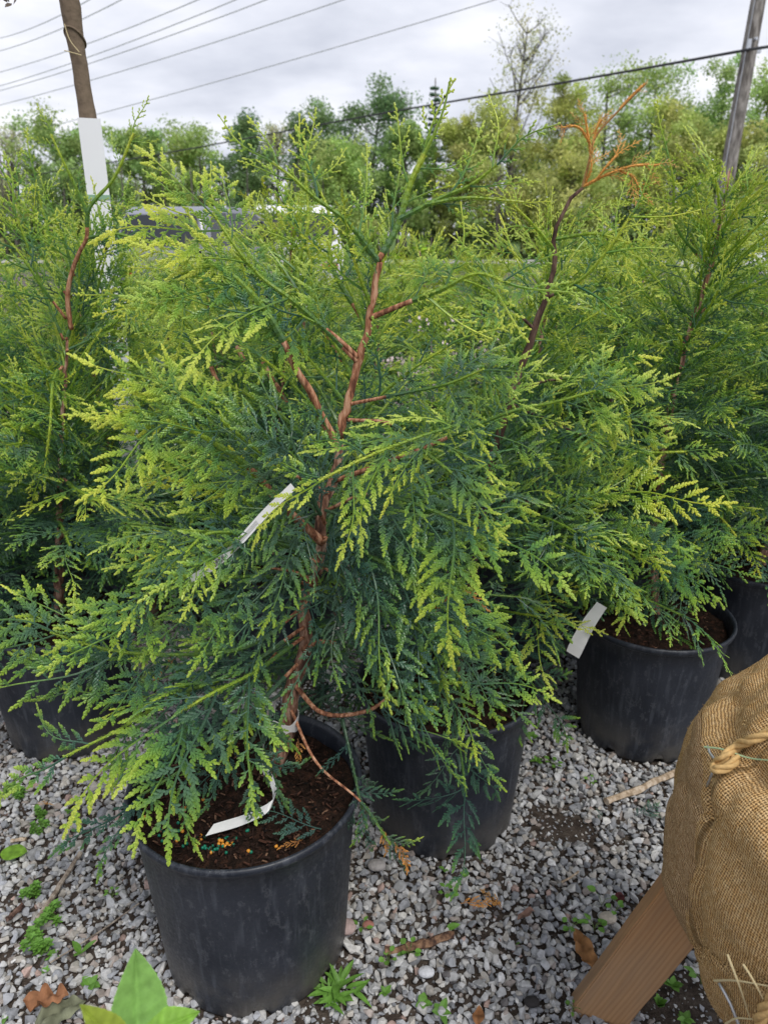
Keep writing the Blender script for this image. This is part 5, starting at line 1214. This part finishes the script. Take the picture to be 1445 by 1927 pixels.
# ------------------------------------------------------------------ fertiliser beads
def uvs(r, col=None):
    bm = bmesh.new(); bmesh.ops.create_icosphere(bm, subdivisions=2, radius=r)
    for f in bm.faces: f.smooth = True
    me = bpy.data.meshes.new('fertiliser_bead'); bm.to_mesh(me); bm.free(); return me
meg, meo = uvs(.0029), uvs(.0033); meg.materials.append(M_GREENB); meo.materials.append(M_ORANGE)
bz = zs + .006
from mathutils.bvhtree import BVHTree
_dg = bpy.context.evaluated_depsgraph_get()
soil = [c for c in F1.children if c.name.startswith('soil')][0]
sbv = BVHTree.FromPolygons([v.co + Vector((-.250, 1.085, 0)) for v in soil.data.vertices], [p.vertices[:] for p in soil.data.polygons])
G_ = [(355, 1515), (354, 1529), (336, 1556), (337, 1571), (353, 1563), (372, 1580), (387, 1583), (394, 1571), (394, 1571), (413, 1587), (424, 1586), (428, 1581), (429, 1593), (444, 1585), (402, 1599), (405, 1606), (399, 1610), (411, 1600), (370, 1590), (382, 1603), (388, 1604), (386, 1600), (465, 1571), (467, 1570), (426, 1612), (473, 1611), (410, 1605), (305, 1568), (310, 1574), (315, 1590), (326, 1578), (331, 1588), (306, 1590), (392, 1606), (397, 1603), (345, 1600), (352, 1595), (300, 1580), (420, 1600), (440, 1597)]
O_ = [(349, 1527), (344, 1572), (378, 1580), (378, 1588), (370, 1600), (419, 1590), (412, 1596), (420, 1597), (425, 1600), (437, 1592), (397, 1612), (383, 1512), (520, 1600), (468, 1609), (333, 1590), (433, 1599), (272, 1545), (428, 1595), (463, 1548), (414, 1589)]
for lst, me, nm, lb in ((G_, meg, 'green', 'tiny green fertiliser bead on the dark soil of the front pot'), (O_, meo, 'orange', 'tiny orange fertiliser bead on the dark soil of the front pot')):
    for (a, b) in lst:
        o_ = Vector((0, 0, H)); d_ = Vector(nz(ray(a, b - 6))); hit = sbv.ray_cast(o_, d_)
        if hit[0] is None: continue
        o = bpy.data.objects.new('fertiliser_bead', me); COL.objects.link(o); o.location = hit[0] + Vector((0, 0, .0018))
        tag(o, lb, 'fertiliser bead', nm + ' fertiliser beads on the soil of the front pot')

# ------------------------------------------------------------------ weeds, leaves, sticks
rng = np.random.default_rng(121)
def weed(px, py, n, L, W, kind, label, col=(.14, .30, .05), z=.018, layers=1, name='weed'):
    p = WZ(px, py, z); p[2] = .008; mb = MB()
    if kind == 'runner':       # chickweed-like creeping stems with small leaf whorls
        for k in range(n):
            a = rng.uniform(0, 6.28); e_ = p + np.array([math.cos(a), math.sin(a), 0]) * rng.uniform(0, L * 2.2) + [0, 0, rng.uniform(.012, .035)]
            mb.tube(smooth_path([p, (p + e_) / 2 + [0, 0, .008], e_], 5), .0007, 4, col=np.array([.16, .24, .07, 1]))
            for lay in range(3):
                for j in range(5):
                    b = j * 1.257 + lay * .6; leaf_mesh(mb, e_ - [0, 0, lay * .006], np.array([math.cos(b), math.sin(b), .35]), np.array([0, 0, 1.]), L * rng.uniform(.8, 1.1) * (.7 + .2 * lay), W, np.array(col) * rng.uniform(.8, 1.3), seg=4)
    else:
        for k in range(n):
            a = k * 2.399 + rng.normal(0, .3); el = {'rosette': rng.uniform(.15, .9), 'clover': .15, 'upright': rng.uniform(.9, 2.2)}[kind]
            dd = np.array([math.cos(a), math.sin(a), el]); st = p + [0, 0, .006] + (rng.normal(0, .012, 3) * [1, 1, .3] if n > 12 else 0)
            if kind == 'clover':
                e_ = p + np.array([math.cos(a) * L * .8, math.sin(a) * L * .8, rng.uniform(.015, .03)]); mb.tube(smooth_path([p, (p + e_) / 2 + [0, 0, .008], e_], 5), .0006, 4, col=np.array([.18, .26, .08, 1])); st = e_
            leaf_mesh(mb, st, dd, np.array([0, 0, 1.]) + rng.normal(0, .15, 3), L * rng.uniform(.7, 1.15), W * rng.uniform(.85, 1.15), np.array(col) * rng.uniform(.8, 1.25), curl=.25 if kind == 'rosette' else .05, seg=6)
    o = mb.build(name, M_WEED, origin=p); tag(o, label, 'weed', 'small weeds sprouting through the gravel'); return o
WD = [
 (632, 1862, 34, .048, .011, 'rosette', 'large leafy weed at the right foot of the front pot'),
 (795, 1885, 6, .020, .013, 'rosette', 'pair of spoon-leaved seedlings low in the middle, left one'),
 (830, 1902, 6, .022, .014, 'rosette', 'spoon-leaved seedling at the bottom between the front pot and the board'),
 (770, 1795, 6, .014, .011, 'clover', 'round-leaved seedling at the end of the piece of bark'),
 (842, 1685, 6, .013, .011, 'clover', 'round-leaved seedling below the second pot'),
 (876, 1645, 4, .014, .010, 'rosette', 'small green seedling close under the right foot of the second pot'),
 (835, 1632, 3, .012, .008, 'rosette', 'tiny yellow-green seedling close under the second pot'),
 (1075, 1748, 5, .015, .012, 'clover', 'clover seedling left of the brown dry leaf by the board'),
 (1118, 1745, 6, .015, .012, 'clover', 'clover seedling above the brown dry leaf by the board'),
 (1132, 1697, 2, .020, .018, 'clover', 'heart-leaved bright seedling left of the board'),
 (1155, 1720, 4, .013, .011, 'clover', 'small clover beside the white pebble next to the board'),
 (730, 1810, 5, .012, .010, 'clover', 'tiny clover between the front pot and the piece of bark'),
 (680, 1750, 4, .013, .009, 'clover', 'tiny pale seedling right of the reddish stone'),
 (640, 1675, 7, .030, .004, 'upright', 'thin grassy tuft close to the right side of the front pot'),
 (1010, 1430, 7, .018, .010, 'rosette', 'small weed between the second pot and the reddish-soil pot'),
 (1040, 1440, 6, .016, .012, 'clover', 'clover patch left of the reddish-soil pot'),
 (1000, 1382, 8, .020, .012, 'rosette', 'low bright weed under the hanging spray left of the reddish-soil pot'),
 (950, 1500, 4, .013, .010, 'rosette', 'small bright seedling right of the second pot'),
 (1110, 1475, 4, .010, .008, 'clover', 'tiny seedling left of the pale stick'),
 (935, 1490, 3, .012, .008, 'rosette', 'tiny green seedling touching the shade of the second pot'),
 (1240, 1890, 8, .022, .013, 'upright', 'leggy weed in the shade right of the lower board'),
 (1265, 1850, 6, .020, .012, 'rosette', 'weed under the burlap close to the right side of the board'),
 (1320, 1845, 5, .018, .012, 'clover', 'clover sprig at the lower edge of the burlap'),
 (1290, 1915, 8, .018, .011, 'rosette', 'weed at the bottom edge below the burlap'),
 (1078, 1900, 5, .010, .007, 'clover', 'tiny sprig at the foot of the board'),
 (65, 1680, 9, .012, .006, 'runner', 'upper part of the creeping weed at the left'),
 (95, 1725, 9, .012, .006, 'runner', 'creeping weed running along the grey stick at the left'),
 (70, 1765, 10, .013, .007, 'runner', 'creeping weed in the middle of the left gravel'),
 (75, 1790, 10, .013, .007, 'runner', 'lowest and widest clump of the creeping weed at the left'),
 (75, 1565, 6, .010, .006, 'runner', 'small leafy clump above the grey stick at the left'),
 (75, 1535, 5, .010, .006, 'runner', 'small leafy clump below the left pot'),
 (40, 1495, 6, .012, .006, 'runner', 'small clump at the foot of the left pot'),
 (15, 1493, 5, .012, .006, 'runner', 'small clump at the left edge beneath the left pot'),
 (152, 1790, 3, .040, .014, 'upright', 'single upright oval leaf left of the front pot'),
 (170, 1850, 5, .022, .015, 'rosette', 'yellow-green sprig above the grey dry leaf'),
 (130, 1525, 4, .012, .008, 'rosette', 'tiny seedling left of the drooping blue-green spray'),
 (212, 1688, 5, .010, .007, 'clover', 'tiny sprig close to the left side of the front pot'),
 (85, 1825, 4, .012, .008, 'rosette', 'small pale sprig above the orange dry leaf'),
 (10, 1912, 4, .012, .009, 'rosette', 'pale sprig in the bottom left corner'),
 (725, 1865, 5, .016, .010, 'rosette', 'dark green weed right of the large leafy weed'),
 (840, 1745, 1, .030, .014, 'rosette', 'single spotted oval leaf above the piece of bark'),
 (970, 1775, 1, .018, .007, 'upright', 'single small upright leaf in the middle of the gravel'),
]
for wd in WD: weed(*wd)
# white flower heads of the large weed
# round leaf at left
def lying_leaf(name, px, py, L, W, rot, label, cat, col, curl=.1, mat=None, wavy=.004, z=.026, lobed=False):
    p = WZ(px, py, z); mb = MB(); n1, n2_ = 18, 9; V = []; cc = []
    for i in range(n1 + 1):
        u = i / n1; wv_ = W / 2 * math.sin(math.pi * min(.995, max(.02, u ** .85))) ** .7
        if lobed: wv_ *= .62 + .38 * abs(math.sin(u * 9.5))
        for j in range(n2_):
            x = (j / (n2_ - 1) * 2 - 1); y_ = x * wv_; xx = (u - .5) * L
            zz_ = wavy * (mnoise.noise(Vector((xx * 60 + px, y_ * 60, 1))) * 2.0) + curl * abs(y_) + curl * .4 * abs(xx)
            V.append([p[0] + xx * math.cos(rot) - y_ * math.sin(rot), p[1] + xx * math.sin(rot) + y_ * math.cos(rot), p[2] + zz_])
            k_ = 1 + .5 * mnoise.noise(Vector((xx * 90, y_ * 90 + px, 3))) - (.15 if abs(x) < .1 else 0); cc.append([*(np.array(col) * k_), 1])
    q = [[i * n2_ + j, i * n2_ + j + 1, (i + 1) * n2_ + j + 1, (i + 1) * n2_ + j] for i in range(n1) for j in range(n2_ - 1)]
    mb.add(V, q, c=np.array(cc)); o = mb.build(name, mat or M_DRY, None, True, origin=p); tag(o, label, cat); return o
lying_leaf('green_leaf', 27, 1604, .056, .046, R(5), 'round green leaf with dark specks lying on the gravel at the left', 'leaf', (.20, .38, .04), .05, M_WEED, .001)
lying_leaf('dry_leaf', 88, 1880, .075, .040, R(12), 'crumpled orange-brown dry leaf at the lower left', 'dry leaf', (.30, .14, .07), .35, wavy=.012, z=.034, lobed=True)
lying_leaf('dry_leaf', 115, 1905, .085, .045, R(28), 'crinkled grey-green dry leaf under the orange-brown one', 'dry leaf', (.19, .20, .13), .15, wavy=.009, z=.022)
lying_leaf('dry_leaf', 1098, 1790, .085, .038, R(100), 'large curled brown dry leaf left of the board', 'dry leaf', (.30, .15, .06), .5, wavy=.011, z=.028, lobed=True)
lying_leaf('dry_leaf', 990, 1724, .045, .020, R(30), 'small curled pinkish brown leaf in the middle of the gravel', 'dry leaf', (.28, .17, .13), .6, wavy=.008, z=.028)
lying_leaf('dry_leaf', 900, 1912, .035, .022, R(80), 'small rusty dry leaf at the bottom middle', 'dry leaf', (.30, .14, .06), .3, wavy=.006)
lying_leaf('dry_leaf', 1165, 1690, .03, .02, R(60), 'dark red dry leaf touching the board', 'dry leaf', (.10, .03, .03), .4, wavy=.006)
def dead_spray(px, py, rot, s_, label, mat, cat='cedar spray', young=.5, kind='narrow', z=.03):
    p = WZ(px, py, z); mb = MB(); put_spray(mb, rng, p, np.array([math.cos(rot), math.sin(rot), .1]), np.array([0, -.25, 1.]), s_, kind, 1, young); tag(mb.build('fallen_spray', mat, origin=p), label, cat)
dead_spray(866, 1700, R(15), .42, 'fallen orange-brown cedar spray below the second pot', M_DEAD); dead_spray(945, 1712, R(112), .36, 'upright rusty tip of fallen cedar spray below the second pot', M_DEAD)
dead_spray(1128, 1545, R(80), .22, 'blue-green cedar sprig at the lower end of the pale stick', M_CEDAR, young=.1); dead_spray(1195, 1535, R(30), .40, 'dull green cedar sprig lying beside the pale stick', M_CEDAR, young=.3, kind='fan')
dead_spray(65, 1515, R(10), .20, 'small orange cedar sprig on the gravel below the left pot', M_DEAD)
dead_spray(605, 1580 - 20, R(165), .62, 'dark green fallen cedar spray lying on the soil of the front pot', M_CEDAR, young=.05, kind='fan', z=zs + .030)
dead_spray(570, 1590 - 10, R(200), .20, 'pink-brown withered sprig on the soil of the front pot', M_DEAD, young=.1, z=zs + .022)
def stick(pts, r, label, mat, name='stick', squash=False, z=.022):
    P = smooth_path([WZ(a, b, z + (c[0] if c else 0)) for a, b, *c in pts], 16); mb = MB(); mb.tube(P + rng.normal(0, r * .10, P.shape), np.asarray(r) * (1 + .12 * rng.normal(0, 1, 16)), 7)
    tag(mb.build(name, mat, None, False, origin=P[0]), label, 'stick')
M_PALEW = mat_bark('pale_wood', (.30, .22, .14), (.50, .38, .26), (.66, .55, .42), 70); M_GREYW = mat_bark('grey_wood', (.16, .12, .09), (.32, .26, .20), (.48, .41, .33), 70); M_REDW = mat_bark('brown_wood', (.07, .04, .03), (.20, .11, .065), (.36, .22, .13), 80)
stick([(1140, 1507), (1200, 1487), (1250, 1462), (1300, 1440)], .0085, 'pale split stick between the reddish-soil pot and the burlap', M_PALEW)
stick([(152, 1605), (120, 1655), (95, 1695), (70, 1730)], .0055, 'grey-brown stick lying in the left gravel', M_GREYW)
stick([(725, 1790), (790, 1778), (855, 1758)], .0080, 'piece of brown bark below the middle of the gravel', M_REDW, 'bark_piece')
stick([(262, 1700), (190, 1752), (130, 1790), (95, 1812)], .0016, 'long thin grey twig reaching from the front pot to the left', M_GREYW)
stick([(1056, 1660), (1075, 1650), (1088, 1640)], .0022, 'short pale twig in the gravel left of the board', M_PALEW)
stick([(22, 1582), (35, 1580), (50, 1579)], .004, 'short orange-brown chip above the round green leaf', M_PALEW, 'wood_chip')
stick([(15, 1730), (35, 1712), (45, 1702)], .006, 'blackened bit of wood at the left edge', M_BARKD, 'wood_chip')
def pebble(px, py, s, col, label):
    p = WZ(px, py, .02); V, T = hull_stones(rng, 1)[0]; bm = bmesh.new(); bmesh.ops.create_icosphere(bm, subdivisions=3, radius=.5)
    V = np.array([v.co[:] for v in bm.verts]); T = np.array([[v.index for v in f.verts] for f in bm.faces]); bm.free()
    V = V * [s * 1.25, s * .9, s * .6]; V *= (1 + .06 * np.sin(V[:, :1] * 170 + 1) * np.cos(V[:, 1:2] * 150)); mb = MB(); cc = np.ones((len(V), 4)); cc[:, :3] = col
    mb.add(V + p, None, T, c=cc); tag(mb.build('pebble', M_STONE, None, True, origin=p), label, 'stone')
pebble(647, 1744, .042, (.40, .30, .28), 'large smooth pinkish stone right of the front pot'); pebble(709, 1628, .034, (.36, .34, .33), 'round grey stone between the two nearest pots')
pebble(802, 1829, .026, (.58, .59, .62), 'smooth oval white stone below the piece of bark'); pebble(1143, 1727, .030, (.52, .46, .38), 'round cream stone next to the board'); pebble(692, 1740, .020, (.34, .15, .12), 'small brick red stone right of the pinkish one')
pebble(1000, 1885, .024, (.03, .027, .027), 'black clinker lump on the bare soil near the bottom')
